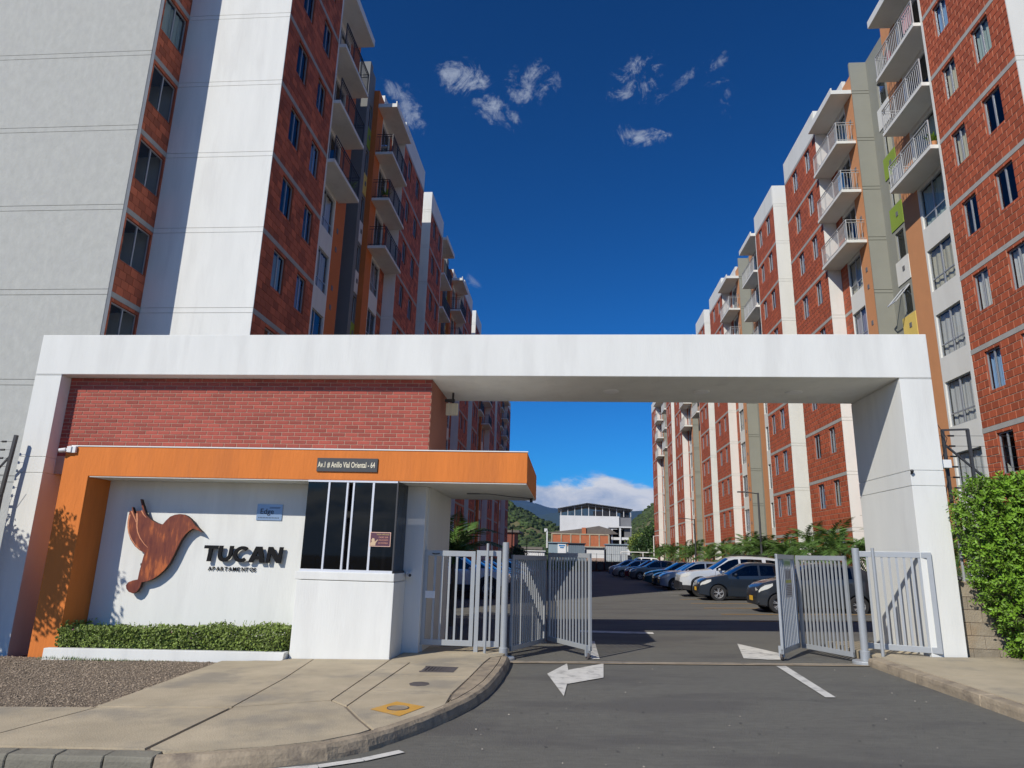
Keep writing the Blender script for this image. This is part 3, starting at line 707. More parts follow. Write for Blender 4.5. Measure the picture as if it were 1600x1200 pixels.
# painted markings
def mark(name, px, h=.004, mat='paintw'):
    pts = [gp(u, v) for u, v in px]; return sheet(name, [(p.x, p.y) for p in pts], h, MT[mat])
mark('road_arrow', [(855, 1053), (886, 1037), (888, 1047), (943, 1037), (943, 1059), (886, 1069), (881, 1088)])
mark('road_arrow', [(1152, 1006), (1218, 1021), (1225, 1031), (1200, 1031), (1187, 1030), (1162, 1029)])
mark('lane_line', [(1213, 1041), (1228, 1041), (1306, 1090), (1290, 1090)])
mark('lane_line', [(921, 1002), (929, 1002), (937, 1030), (924, 1030)])
mark('bay_line', [(905, 985), (1020, 988), (1022, 991), (905, 988)])
m = MB(); arc = [(-1.45, 6.52), (-1.72, 6.24), (-2.03, 6.03), (-2.45, 5.86), (-2.95, 5.74), (-3.5, 5.66)]
for i in range(len(arc)-1):
    a, b = Vector(arc[i]), Vector(arc[i+1]); d = (b-a).normalized(); n = Vector((-d.y, d.x))*.05
    m.q([(p.x, p.y, gz(p.x)+.003) for p in (a+n, b+n, b-n, a-n)])
struct(m.build('edge_line', MT['paintw']))
for y in [19.6, 21.9, 24.5, 27.0, 29.6, 32.2, 34.8]:
    m = MB(); m.q([(4.6, y, gz(4.6)+.004), (9.6, y, gz(9.6)+.004), (9.6, y+.11, gz(9.6)+.004), (4.6, y+.11, gz(4.6)+.004)]); struct(m.build('bay_line', MT['painty' if y < 31 else 'paintw']))
for y in range(12):
    yy = 30.5+2.6*y; m = MB(); m.q([(-6.9, yy, gz(-6.9)+.004), (-2.1, yy, gz(-2.1)+.004), (-2.1, yy+.1, gz(-2.1)+.004), (-6.9, yy+.1, gz(-6.9)+.004)]); struct(m.build('bay_line', MT['paintw']))
# gravel bed with loose stones
gpl = [(-5.07, 7.5), (-5.38, 10.95), (-8.6, 11.3), (-13, 11.9), (-13, 7.46)]
m = MB(); 
gpt = sheet('gravel_bed', gpl, .085, MT['earth'])
rg = random.Random(12); m = MB()
def in_poly(x, y, P_):
    c = False
    for i in range(len(P_)):
        x1, y1 = P_[i]; x2, y2 = P_[i-1]
        if (y1 > y) != (y2 > y) and x < (x2-x1)*(y-y1)/(y2-y1)+x1: c = not c
    return c
n = 0
while n < 30000:
    x, y = rg.uniform(-11.2, -5.0), rg.uniform(7.46, 11.8)
    if not in_poly(x, y, gpl): continue
    n += 1; r = rg.uniform(.006, .017)*(1.6 if rg.random() < .06 else 1); z = gz(x)+.085+r*.3; m.va = rg.uniform(.02, 1)
    a = rg.uniform(0, 6.28); ca, sa = math.cos(a), math.sin(a); e = rg.uniform(.6, 1)
    P8 = [(x+r*(ca*u-sa*v*e), y+r*(sa*u+ca*v*e), z+r*w*.7) for u, v, w in ((1, 0, 0), (0, 1, 0), (-1, 0, 0), (0, -1, 0), (rg.uniform(-.3, .3), rg.uniform(-.3, .3), rg.uniform(.6, 1.)))]
    for i in range(4): m.q([P8[i], P8[(i+1) % 4], P8[4]])
stuff(m.build('gravel', MT['stone']))
m = MB(); rg = random.Random(4)
for i in range(36):     # grit, dead leaves and droppings on the asphalt and pavement
    x, y = rg.uniform(-1, 4.6), rg.uniform(5.6, 11.6); r = rg.uniform(.004, .011); m.va = rg.random()
    m.q([(x-r, y, gz(x)+.006), (x, y-r*.7, gz(x)+.005), (x+r, y, gz(x)+.006), (x, y+r, gz(x)+.012)])
mm = MB()
for i in range(110):
    x, y = rg.uniform(-1, 4.6), rg.choice((rg.uniform(5.6, 11.6), rg.gauss(8.3, .8))); r_ = rg.uniform(.006, .02); a_ = rg.uniform(-.6, .6)
    if not 5.4 < y < 11.6: continue
    mm.q([(x+r_*math.cos(k*1.047+a_)*rg.uniform(.6, 1.3), y+r_*.8*math.sin(k*1.047+a_)*rg.uniform(.6, 1.3), gz(x)+.0035) for k in range(6)])
stuff(mm.build('tar_spots', pmat('tar_spot', (.075, .072, .068), .8, .1)))
stuff(m.build('litter', pmat('pale_grit', (.45, .40, .33), attr=.5)))
# ------------------------------------------------------------------ portal
PY0, PY1, PZ0, PZ1 = 12.0, 14.1, 4.86, 5.66
pt = thing('entrance_portal', 'long white rendered entrance portal whose beam spans the driveway and the gatehouse', 'gateway', (0, 12, 0))
m = MB(); m.box(-10.34, 6.31, PY0, PY1, PZ0, PZ1); beam = m.build('beam', MT['white'], pt, bevel=.012)
m = MB()
def pillar(x0, x1, cuts, name):
    zs = [-.5]+cuts+[PZ0-.003]
    m = MB()
    for i in range(len(zs)-1): m.box(x0, x1, PY0+.002, PY1-.002, zs[i]+(.006 if i else 0), zs[i+1]-(.006 if i < len(zs)-2 else 0))
    m.box(x0+.012, x1-.012, PY0+.014, PY1-.014, -.4, PZ0-.01)
    return m.build(name, MT['white'], pt, bevel=.006)
pillar(-10.34, -9.8, [2.95, 3.25, 4.84], 'pillar'); pillar(5.77, 6.31, [2.98, 3.24, 4.84], 'pillar')
for x in (.84, 2.58, 4.33):
    m = MB(); m.lathe((x, 13.12, PZ0), [(.001, -.022), (.13, -.022), (.155, -.012), (.16, -.001)], 24); m.build('ceiling_light', MT['sill'], pt, smooth=True)
m = MB(); m.box(-2.5, -2.3, 13.2, 13.28, 4.5, 4.7); m.box(-2.42, -2.38, 13.0, 13.3, 4.62, 4.86)
fl = thing('floodlight', 'small cream floodlight under the beam beside the brick wall', 'lamp', (-2.35, 13.3, 4.6))
m = MB(); m.box(-2.46, -2.22, 13.24, 13.32, 4.38, 4.62); m.build('lamp_head', MT['curtain_cream'], fl, bevel=.01); m = MB(); m.box(-2.36, -2.32, 13.33, 13.36, 4.5, 4.859); m.box(-2.50, -2.30, 13.3, 13.36, 4.66, 4.72); m.build('bracket', MT['dkmetal'], fl)

# ------------------------------------------------------------------ gatehouse
gh = thing('gatehouse', 'gatehouse with red brick upper wall, orange canopy and white walls left of the gate', 'gatehouse', (-5, 12, 0))
BXA = -8.85
OX0, OX1, OY0, OY1, OZ0, OZ1 = -8.93, -.68, 11.38, 14.75, 2.83, 3.36
m = MB(); m.prism([(OX0, -.45), (OX0+.5, -.45), (OX0+.5, OZ0+.010), (OX1, OZ0+.010), (OX1, OZ1), (OX0, OZ1)], OY0, OY1, 'y'); m.build('orange_canopy', MT['orange'], gh, bevel=.01)
m = MB(); m.box(OX0+.52, OX1-.012, OY0+.012, OY1-.012, OZ0-.006, OZ0+.010); m.build('soffit', MT['white'], gh)
m = MB(); m.box(OX0+.1, OX1+.01, OY0-.012, OY0+.06, OZ1+.001, OZ1+.018); m.build('flashing', MT['sill'], gh)
m = MB(); m.box(BXA, OX1-.1, OY0+.07, OY1-.05, OZ1+.002, OZ1+.012); m.build('bounce_roof_deck', MT['cream'], gh)  # unseen deck, added pale so less orange light bounces onto the beam soffit
m = MB(); m.box(OX0+.505, -2.85, 12.0, 12.2, -.4, OZ0-.008); m.build('rear_wall', MT['white'], gh)
m = MB(); m.box(-2.845, -2.5, 12.003, 14.5, -.2, OZ0-.009); m.build('side_wall', MT['white'], gh, bevel=.008)
m = MB(); m.box(-2.499, -2.47, 12.18, 14.45, -.1, OZ0-.01); m.build('side_wall', MT['cream'], gh)
m = MB(); m.box(-4.4, -2.78, 11.2, 11.998, -.2, 1.20); m.build('window_plinth', MT['white'], gh, bevel=.012)
m = MB(); m.box(-4.43, -2.785, 11.190, 11.997, 1.208, 1.335); m.build('window_sill', MT['white'], gh, bevel=.01)
# brick upper wall: bricks are pieces
BX0, BX1, BY = -9.8, -2.56, 12.27
m = MB(); m.box(BX0+.005, BX1-.01, BY+.008, 14.0, OZ1-.4, PZ0-.004); m.box(BX0+.005, -8.95, 13.6, 14.0, -.4, OZ1-.4); core_ = m.build('mortar_bed', MT['kmortar'], gh)
m = MB(); m.box(BX1-.009, BX1+.002, BY+.012, 14.0, OZ1-.3, PZ0-.005); m.build('painted_side_wall', pmat('brown_render', (.30, .11, .065), .8, .06, 3), gh)
PK = lambda y, d, z: (y, BY+d, z)
rcs = brick_rects(BX0, BX1, OZ1-.06, PZ0-.006, [], .245, .0745, .0095, 0)
rcs2 = []
full = [r for r in rcs if r[4] and r[2] > OZ1]; full.sort(key=lambda r: (round(r[2]-4.0, 3)**2)*3+.05*(r[0]+6)**2 if False else abs(r[0]+5.5)); sing = set(map(id, full[:300]))
b = MB(); rr = random.Random(8)
for r in rcs+rcs2:
    if id(r) not in sing: brick_face(b, PK, r, 0, .010, rr.uniform(.02, 1))
stuff(b.build('bricks', MT['kbrick'], gh))
r0 = full[0]; vs_ = []
for i in range(10):
    m = MB(); brick_face(m, lambda y, d, z: (y, d, z), (0, r0[1]-r0[0], 0, r0[3]-r0[2]), 0, .010, .03+i/10.5); vs_.append(m.mesh('brick', MT['kbrick']))
for r in full[:300]: link('brick', rr.choice(vs_), gh, loc=Vector((r[0], BY, r[2]))-gh.location)
# window box on the plinth
wz0, wz1 = 1.34, OZ0-.008; xa, xb = -4.37, -2.83; wy = 11.24
win = MB()
win.box(xa, xb, wy-.02, wy+.04, wz0-.008, wz0+.035); win.box(xa, xb, wy-.02, wy+.04, wz1-.03, wz1)
fx = [0, .245, .44, .51, .745, 1.0]
W_ = xb-xa
for f, w in ((.24, .03), (.445, .03), (.515, .03), (.735, .035)): win.box(xa+W_*f-w/2, xa+W_*f+w/2, wy-.015, wy+.03, wz0+.035, wz1-.03)
window = win.build('window', MT['aluw'], gh)
for a, b_, dy in ((.0, .23, 0), (.25, .435, .012), (.525, .725, .012), (.745, 1.0, 0)):
    m = MB(); m.q([(xa+W_*a, wy+dy, wz0+.03), (xa+W_*b_, wy+dy, wz0+.03), (xa+W_*b_, wy+dy, wz1-.03), (xa+W_*a, wy+dy, wz1-.03)]); link('pane', m.mesh('pane', MT['glassk']), window, loc=(0, 0, 0))
m = MB(); m.q([(xb, wy, wz0), (xb, 11.99, wz0), (xb, 11.99, wz1), (xb, wy, wz1)]); link('pane', m.mesh('pane', MT['glassk']), window, loc=(0, 0, 0))
m = MB(); m.box(xb-.012, xb+.012, wy-.012, wy+.012, wz0, wz1); m.box(xb-.02, xb+.02, wy+.012, 11.99, wz0-.006, wz0+.03); m.build('corner_post', MT['dkmetal'], gh)
m = MB(); m.box(xa+.02, xb-.05, 11.9, 11.995, wz0, wz1); m.q([(xa, wy, wz0), (xa, 11.99, wz0), (xa, 11.99, wz1), (xa, wy, wz1)]); m.box(xa, xb-.04, wy+.06, 11.99, wz0-.006, wz0+.002); m.build('room_interior', MT['dark'], gh)
# planter
m = MB(); z1 = .02
m.prism([(-8.42, -.4), (-4.48, -.4), (-4.42, .10), (-8.42, .03)], 11.05, 11.17, 'y'); m.prism([(-4.56, -.4), (-4.44, -.4), (-4.42, .10), (-4.56, .097)], 11.171, 11.99, 'y')
planter = m.build('planter_wall', MT['white'], gh, bevel=.008)
m = MB(); m.q([(-8.42, 11.171, -.02), (-4.56, 11.171, .05), (-4.56, 11.99, .05), (-8.42, 11.99, -.02)]); m.build('planter_soil', MT['earth'], gh)

# ------------------------------------------------------------------ lettering and plates
def text(name, body, size, loc, depth, mat, parent, bold=.0, shear=0, wscale=1, align='LEFT', spacing=1, smooth=False):
    cu = bpy.data.curves.new(name, 'FONT'); cu.body = body; cu.size = size; cu.extrude = depth/2; cu.offset = bold; cu.shear = shear; cu.align_x = align; cu.space_character = spacing
    cu.resolution_u = 3
    o = bpy.data.objects.new('tmp', cu); COL.objects.link(o); dg = bpy.context.evaluated_depsgraph_get(); dg.update()
    me = bpy.data.meshes.new_from_object(o.evaluated_get(dg)); bpy.data.objects.remove(o); me.name = name
    me.transform(Matrix(((wscale, 0, 0, 0), (0, 0, -1, 0), (0, 1, 0, 0), (0, 0, 0, 1))))
    me.materials.clear(); me.materials.append(mat)
    o2 = link(name, me, parent); o2.location = Vector(loc)-(Vector(parent.location) if parent is not None else Vector())
    return o2, max(v.co.x for v in me.vertices) if me.vertices else 0
WY = 12.0
sg = thing('name_sign', 'black raised letters TUCAN over small APARTAMENTOS on the white wall', 'sign', (-6.4, WY, 1.4))
X = -6.44
m_black = pmat('black_letter', (.006, .006, .007), .65, .02, spec=.2)
from mathutils.geometry import tessellate_polygon
def solid(name, loops, y0, y1, mat, parent):
    bm = bmesh.new(); flat = [p for l in loops for p in l]
    fv = [bm.verts.new((p[0], y0, p[1])) for p in flat]; bv = [bm.verts.new((p[0], y1, p[1])) for p in flat]
    for t3 in tessellate_polygon([[Vector((p[0], p[1], 0)) for p in l] for l in loops]): bm.faces.new([fv[k] for k in t3])
    o = 0
    for l in loops:
        n = len(l)
        for k in range(n): bm.faces.new((fv[o+k], fv[o+(k+1) % n], bv[o+(k+1) % n], bv[o+k]))
        o += n
    me = bpy.data.meshes.new(name); bm.to_mesh(me); bm.free(); me.materials.append(mat); return link(name, me, parent)
H_, S_ = .275, .066; Zb = 1.435
def arc_(cx, cz, rx, rz, a0, a1, n=14): return [(cx+rx*math.cos(R(a0+(a1-a0)*k/n)), cz+rz*math.sin(R(a0+(a1-a0)*k/n))) for k in range(n+1)]
def letter(ch, x):
    if ch == 'T': w = .25; return w, [[(0, H_), (0, H_-S_*.85), (w/2-S_/2, H_-S_*.85), (w/2-S_/2, 0), (w/2+S_/2, 0), (w/2+S_/2, H_-S_*.85), (w, H_-S_*.85), (w, H_)]]
    if ch == 'U': w = .26; r = w/2; return w, [[(0, H_)]+arc_(r, r, r, r, 180, 360)+[(w, H_), (w-S_, H_)]+arc_(r, r, r-S_, r-S_, 0, -180)+[(S_, H_)]]
    if ch == 'C': w = .27; rx, rz = .15, H_/2; return w, [arc_(rx, rz, rx, rz, 48, 312, 22)+arc_(rx, rz, rx-S_, rz-S_*.9, 312, 48, 22)]
    if ch == 'A': w = .30; return w, [[(0, 0), (w/2-.055, H_), (w/2+.055, H_), (w, 0), (w-.088, 0), (w-.106, .055), (.106, .055), (.088, 0)], [(w/2-.027, .115), (w/2+.027, .115), (w/2, .19)]]
    w = .27; return w, [[(0, 0), (0, H_), (.075, H_), (w-S_, .115), (w-S_, H_), (w, H_), (w, 0), (w-.075, 0), (S_, .16), (S_, 0)]]
for ch in 'TUCAN':
    w, loops = letter(ch, X); loops = [[(X+p[0]+.10*p[1], Zb+p[1]) for p in l] for l in loops]
    solid('letter', loops, WY-.085, WY-.05, m_black, sg); X += w+.022
X = -6.33
for ch in 'APARTAMENTOS':
    o, w = text('letter', ch, .092, (X, WY-.018, 1.283), .008, m_black, sg, bold=.0018); X += .0745 if ch != 'M' else .085
bd_ = thing('bird_emblem', 'large rusty steel bird emblem mounted on the white wall, wings raised and beak pointing right', 'emblem', (-7.3, WY, 1.6))
out = [(124, 205), (117, 238), (108, 280), (106, 330), (110, 380), (128, 440), (165, 497), (205, 532), (248, 553), (236, 590), (220, 650), (203, 712), (190, 775), (150, 783), (112, 798), (92, 822), (95, 852), (115, 878), (150, 892), (180, 878), (208, 840), (222, 798), (260, 792), (310, 775), (360, 742), (410, 698), (455, 640), (492, 570), (520, 510), (550, 450), (585, 400), (620, 368), (650, 352), (682, 362), (725, 383), (700, 352), (672, 330), (652, 300), (632, 272), (600, 246), (570, 233), (540, 230), (500, 236), (460, 252), (425, 285), (400, 314), (385, 318), (345, 303), (300, 278), (262, 240), (246, 195), (219, 106), (212, 108), (233, 204), (180, 206), (176, 255), (170, 246), (146, 172), (141, 175), (146, 205)]
def bird_pt(a, b): u, v = 180+a/5.333, 760+b/5.333; d = CF + CR*((u-800)/1062.) - CU*((v-600)/1062.); t = (11.88)/d.y; p = EYE+d*t; return (p.x, p.z)
pts = [bird_pt(*p) for p in out]
rust, nt, bs_, N, L = new_mat('rusted_steel')
ge = N('ShaderNodeNewGeometry'); mp = N('ShaderNodeMapping'); mp.inputs['Scale'].default_value = (5, 5, 1.1); L(ge.outputs['Position'], mp.inputs[0])
n1 = N('ShaderNodeTexNoise'); n1.inputs['Scale'].default_value = 2.2; n1.inputs['Detail'].default_value = 9; n1.inputs['Roughness'].default_value = .65; L(mp.outputs[0], n1.inputs['Vector'])
n2 = N('ShaderNodeTexNoise'); n2.inputs['Scale'].default_value = 2.0; n2.inputs['Detail'].default_value = 3; L(ge.outputs['Position'], n2.inputs['Vector'])
ad = N('ShaderNodeMath'); ad.operation = 'MULTIPLY_ADD'; L(n2.outputs['Fac'], ad.inputs[0]); ad.inputs[1].default_value = .7; L(n1.outputs['Fac'], ad.inputs[2])
cr_ = N('ShaderNodeValToRGB'); L(ad.outputs[0], cr_.inputs[0]); e = cr_.color_ramp.elements
e[0].position = .68; e[0].color = (.12, .022, .014, 1); e[1].position = 1.06; e[1].color = (.46, .12, .03, 1); k_ = e.new(.88); k_.color = (.20, .045, .019, 1)
L(cr_.outputs[0], bs_.inputs['Base Color']); bs_.inputs['Roughness'].default_value = .6; bs_.inputs['Metallic'].default_value = .15
bm = bmesh.new(); f0 = [bm.verts.new((p[0], WY-.13, p[1])) for p in pts]; f1 = [bm.verts.new((p[0], WY-.055, p[1])) for p in pts]
n = len(pts)
from mathutils.geometry import tessellate_polygon
for tri in tessellate_polygon([[Vector((p[0], p[1], 0)) for p in pts]]): bm.faces.new([f0[k] for k in tri])
for i in range(n): j = (i+1) % n; q = bm.faces.new((f0[i], f0[j], f1[j], f1[i])); q.material_index = 1
me = bpy.data.meshes.new('body_plate'); bm.to_mesh(me); bm.free(); me.materials.append(rust); me.materials.append(pmat('shaded_rust_edge', (.05, .028, .02), .8, .1))  # side faces coloured dark for the shade on the plate's edges
link('body_plate', me, bd_)
# pale brushed feather outlines lying on the plate
m = MB(); hl = pmat('bright_brushed_rust', (.62, .25, .12), .5, .2, 20)
def stroke(px, w0, w1, yy=WY-.133):
    P_ = [Vector(bird_pt(*p)) for p in px]
    for i in range(len(P_)-1):
        a, b2 = P_[i], P_[i+1]; d = (b2-a).normalized(); n = Vector((-d.y, d.x))
        wa = w0+(w1-w0)*i/(len(P_)-1); wb = w0+(w1-w0)*(i+1)/(len(P_)-1)
        m.q([(a.x+n.x*wa, yy, a.y+n.y*wa), (b2.x+n.x*wb, yy, b2.y+n.y*wb), (b2.x-n.x*wb, yy, b2.y-n.y*wb), (a.x-n.x*wa, yy, a.y-n.y*wa)])
stroke([(124, 235), (113, 290), (111, 340), (118, 390), (138, 440), (170, 488), (210, 525)], .018, .004); stroke([(183, 225), (186, 280), (184, 330), (190, 380), (210, 430), (245, 480), (275, 510)], .018, .003)
stroke([(140, 205), (155, 240), (170, 275), (178, 300)], .012, .006); stroke([(222, 200), (240, 235), (262, 260)], .012, .004)
m.build('feather_outline', hl, bd_)
m = MB()
for a, b2 in ((300, 400), (200, 650), (480, 330)):
    x, z = bird_pt(a, b2); m.box(x-.02, x+.02, WY-.055, WY-.001, z-.02, z+.02)
m.build('wall_spacer', MT['dkmetal'], bd_)
pb = thing('notice_plaque', 'pale blue metallic plaque reading Edge high on the white wall above the sign letters', 'plaque', (-5.3, WY, 2.3))
m = MB(); m.box(-5.56, -5.09, WY-.016, WY-.001, 2.17, 2.45); m.build('plate', pmat('blue_steel_plate', (.28, .38, .52), .3, .1, 3, metal=.3), pb)
dk_ = pmat('navy_print', (.02, .025, .04), .5, .02)
text('lettering', 'Edge', .135, (-5.50, WY-.019, 2.28), .002, dk_, pb, bold=.001)
m = MB(); m.box(-5.33, -5.13, WY-.0185, WY-.0165, 2.395, 2.402); m.box(-5.33, -5.14, WY-.0185, WY-.0165, 2.378, 2.384)
for i in range(14): m.box(-5.52+i*.028, -5.505+i*.028, WY-.0185, WY-.0165, 2.205, 2.222)
m.build('fine_print', dk_, pb)
ap = thing('address_plate', 'dark grey street address plate on the orange canopy above the window', 'sign', (-3.8, OY0, 3.1))
m = MB(); m.box(-4.30, -3.24, OY0-.025, OY0-.002, 2.985, 3.215); m.build('plate', pmat('charcoal_plate', (.055, .058, .06), .5, .03), ap)
cr2 = pmat('cream_letters', (.80, .74, .55), .5, .02)
o, w = text('lettering', 'Av.1 # Anillo Vial Oriental - 64', .135, (-4.28, OY0-.03, 3.055), .004, cr2, ap, bold=.0022)
o.data.transform(Matrix.Scale(1.0/max(w, .1)*1.0, 4, (1, 0, 0)))
# poster on the glass
pp = thing('window_notice', 'small purple and orange notice stuck inside the right window pane of the gatehouse', 'poster', (-3.2, 11.22, 1.9))
m = MB(); m.box(-3.235, -2.89, 11.222, 11.226, 1.755, 1.985); m.build('border', pmat('peach_border', (.80, .50, .38), .6, .03), pp)
m = MB(); m.box(-3.225, -2.90, 11.220, 11.2215, 1.765, 1.975); m.build('sheet', pmat('deep_purple_print', (.10, .035, .06), .6, .1), pp)
py_ = pmat('yellow_print', (.65, .50, .18), .6, .03); po_ = pmat('salmon_print', (.68, .33, .22), .6, .03)
o, w = text('lettering', 'TODO VISITANTE', .03, (-3.13, 11.2185, 1.938), .001, py_, pp); o.data.transform(Matrix.Scale(.215/w, 4, (1, 0, 0)))
for bt, z in (('DEBE SER', 1.892), ('ANUNCIADO', 1.848), ('EN PORTERIA', 1.80)):
    o, w = text('lettering', bt, .034, (-3.09, 11.2185, z), .001, po_, pp); o.data.transform(Matrix.Scale(.16/w, 4, (1, 0, 0)))
m = MB(); m.prism([(-3.222, 1.768), (-3.14, 1.768), (-3.135, 1.81), (-3.10, 1.86), (-3.108, 1.868), (-3.15, 1.83), (-3.16, 1.88), (-3.19, 1.89), (-3.21, 1.86), (-3.2, 1.83), (-3.222, 1.81)], 11.2185, 11.2198, 'y'); m.build('figure_print', pmat('tan_print', (.62, .45, .28), .6, .1), pp)
# small cameras, wires, boxes
def cctv(loc, d, label, dark=False):
    t = thing('security_camera', label, 'camera', loc)
    m = MB(); m.tube([(0, 0, 0), (d[0]*.5, d[1]*.5, d[2]*.5)], .022, 8); m.box(-.04, .04, -.03, .03, -.05, .05); m.build('bracket', MT['sill'], t, loc=(0, 0, 0))
    m = MB(); m.tube([(d[0]*.4, d[1]*.4, d[2]*.4), d], [.038, .036], 12); m.build('housing', MT['dkmetal'] if dark else MT['sill'], t, loc=(0, 0, 0), smooth=False)
    m = MB(); e_ = Vector(d); m.tube([e_, e_*1.04], .026, 10); m.build('lens', MT['black'], t, loc=(0, 0, 0)); return t
cctv((-8.83, OY0-.04, 3.30), (-.16, -.05, -.03), 'white bullet security camera on the upper left corner of the orange wall')
m = MB(); m.box(-8.86, -8.72, OY0-.05, OY0-.002, 3.24, 3.36); o = m.build('junction_box', MT['sill'], None, bevel=.006); tag(o, 'white plastic junction box behind the camera on the orange corner', 'junction box')
cctv((-2.72, 11.96, 1.31), (.05, -.14, -.01), 'grey round camera on the white side wall beside the gatehouse sill')
cctv((6.32, 12.2, 1.52), (.10, -.10, -.04), 'dark security camera low on the right pillar above the block wall', True)
t = thing('wall_sensor', 'tiny black sensor on the front of the right pillar', 'sensor', (5.72+.06, 11.99, 3.22)); m = MB(); m.ell((.0, -.03, 0), (.028, .03, .028), 10, 6); m.box(-.012, .012, -.03, .01, -.05, -.02); m.build('sensor', MT['black'], t, loc=(0, 0, 0))
t = thing('alarm_box', 'white electric fence control box on the outer edge of the right pillar', 'electrical box', (6.4, 12.15, 3.4))
m = MB(); m.box(6.312, 6.50, 12.08, 12.22, 3.30, 3.44); m.build('casing', MT['sill'], t, bevel=.008); m = MB(); m.tube([(6.42, 12.15, 3.3), (6.44, 12.16, 3.1), (6.40, 12.17, 2.9), (6.36, 12.2, 2.6)], .008, 5); m.tube([(6.36, 12.1, 3.44), (6.16+.3, 12.05, 3.8), (6.33, 12.1, 4.1)], .006, 5); m.build('cable', MT['black'], t)
t = thing('soffit_cable', 'thin dark cable and sensor hanging under the orange canopy', 'cable', (-1, 13, 2.8))
m = MB(); m.tube([(-1.9, 13.2, 2.815), (-1.5, 13.2, 2.812), (-1.1, 13.6, 2.80), (-.75, 14.1, 2.815)], .007, 5); m.build('cable', MT['black'], t)
m = MB(); m.box(-.78, -.72, 14.07, 14.13, 2.74, 2.82); m.build('sensor', MT['black'], t); m = MB(); m.box(-1.95, -1.7, 13.15, 13.25, 2.805, 2.82); m.build('socket', MT['vent'], t)
# ------------------------------------------------------------------ gates and fences
def gate_leaf(name, label, a, b, zb, zt, nbar, cat='gate', barw=.03, frame=.06, group=None, extra=None):
    """steel leaf from a to b (x, y), heights above the road at a"""
    a = Vector((a[0], a[1], 0)); b = Vector((b[0], b[1], 0)); d = (b-a).normalized(); L_ = (b-a).length
    g = gz((a.x+b.x)/2)
    t = thing(name, label, cat, (a.x, a.y, g), math.atan2(d.y, d.x), group)
    m = MB(); h = frame/2; dp = .02
    m.box(0, L_, -dp, dp, zt-frame*1.3, zt); m.box(0, L_, -dp, dp, zb, zb+frame*1.3)
    m.box(0, frame, -dp-.001, dp+.001, zb-.001, zt+.001); m.box(L_-frame, L_, -dp-.001, dp+.001, zb-.001, zt+.001)
    m.build('frame', MT['steel'], t, loc=(0, 0, 0), bevel=.003)
    bm_ = MB(); bm_.box(-barw/2, barw/2, -.010, .010, zb+frame*1.3, zt-frame*1.3); me = bm_.mesh('bar', MT['steel'])
    for i in range(nbar): link('bar', me, t, loc=(frame+(L_-2*frame)*(i+1)/(nbar+1), 0, 0))
    return t
def wheel(t, x, z0=.16, dirx=1):
    m = MB(); m.lathe((x, -.03, .055), [(.001, -.02), (.05, -.02), (.055, -.012), (.055, .012), (.05, .02), (.001, .02)], 14, 'y'); m.build('caster_wheel', MT['iron'], t, loc=(0, 0, 0))
    m = MB(); m.box(x-.02, x+.02, -.075, .015, .05, z0+.06); m.build('caster_fork', MT['steel'], t, loc=(0, 0, 0))
HB = (-.20, 13.62)       # hinge between the two left leaves
l1 = gate_leaf('folding_gate_leaf', 'folded-back inner leaf of the left folding gate, hinged at the left bollard', (-.96, 12.22), (-.42, 13.66), .12, 1.70, 15, barw=.026, group='folding gate leaves')
l2 = gate_leaf('folding_gate_leaf', 'front leaf of the left folding gate with a caster wheel standing in the channel', (-.36, 13.64), (.40, 12.28), .14, 1.74, 12, barw=.028, group='folding gate leaves')
wheel(l2, 1.50)
r1 = gate_leaf('folding_gate_leaf', 'wide inner leaf of the right folding gate running back from the right bollard', (4.66, 12.22), (4.20, 13.32), .08, 1.68, 11, group='folding gate leaves')
r2 = gate_leaf('folding_gate_leaf', 'narrow-looking front leaf of the right folding gate carrying a printed notice', (4.16, 13.36), (3.53, 12.24), .10, 1.70, 9, barw=.02, group='folding gate leaves')
wheel(r2, 1.20)
# notice hanging on r2 : local x along leaf, front faces -X side
def gate_notice():
    t = thing('gate_notice', 'printed notice with a green heading fixed to the front leaf of the right folding gate', 'notice', tuple(r2.location), r2.rotation_euler.z)
    def face(x0, x1, z0, z1, y): return (x0, x1, y, y+.002, z0, z1)
    ybk0, ybk1, ypr0, ypr1 = .030, .034, .0345, .0365
    m = MB(); m.box(.42, .88, ybk0, ybk1, .98, 1.46); m.build('sheet', pmat('faded_sheet', (.42, .43, .45), .5, .1, 8), t, loc=(0, 0, 0))
    m = MB(); m.box(.42, .90, ybk0, ybk1, 1.50, 1.62); m.build('heading_plate', pmat('pale_green_plate', (.36, .45, .33), .5, .1), t, loc=(0, 0, 0))
    m = MB(); m.box(.45, .87, ypr0, ypr1, 1.53, 1.59); m.build('heading_print', pmat('green_print', (.13, .26, .10), .5, .3, 30), t, loc=(0, 0, 0))
    m = MB(); m.box(.44, .86, ypr0, ypr1, 1.22, 1.27); m.build('stripe_print', pmat('olive_print', (.42, .42, .08), .5, .3, 30), t, loc=(0, 0, 0))
    m = MB()
    for i in range(6): m.box(.46, .84-.04*(i % 3), ypr0, ypr1, 1.02+i*.03, 1.033+i*.03)
    for i in range(3): m.box(.50+i*.12, .55+i*.12, ypr0, ypr1, 1.29, 1.43)
    m.build('text_print', pmat('dark_print', (.16, .13, .13), .5, .2), t, loc=(0, 0, 0))
gate_notice()
pg = gate_leaf('pedestrian_gate', 'closed pedestrian gate of white-lit steel bars between the gatehouse and the thin post', (-2.5, 12.16), (-1.60, 12.16), .22, 1.78, 5, barw=.035, frame=.07)
m = MB(); m.box(.05, .22, -.035, -.02, .98, 1.10); m.build('lock_plate', MT['sill'], pg, loc=(0, 0, 0)); m = MB(); m.tube([(.14, -.035, 1.73), (.2, -.06, 1.72), (.27, -.04, 1.73)], .008, 5); m.build('latch', MT['black'], pg, loc=(0, 0, 0))
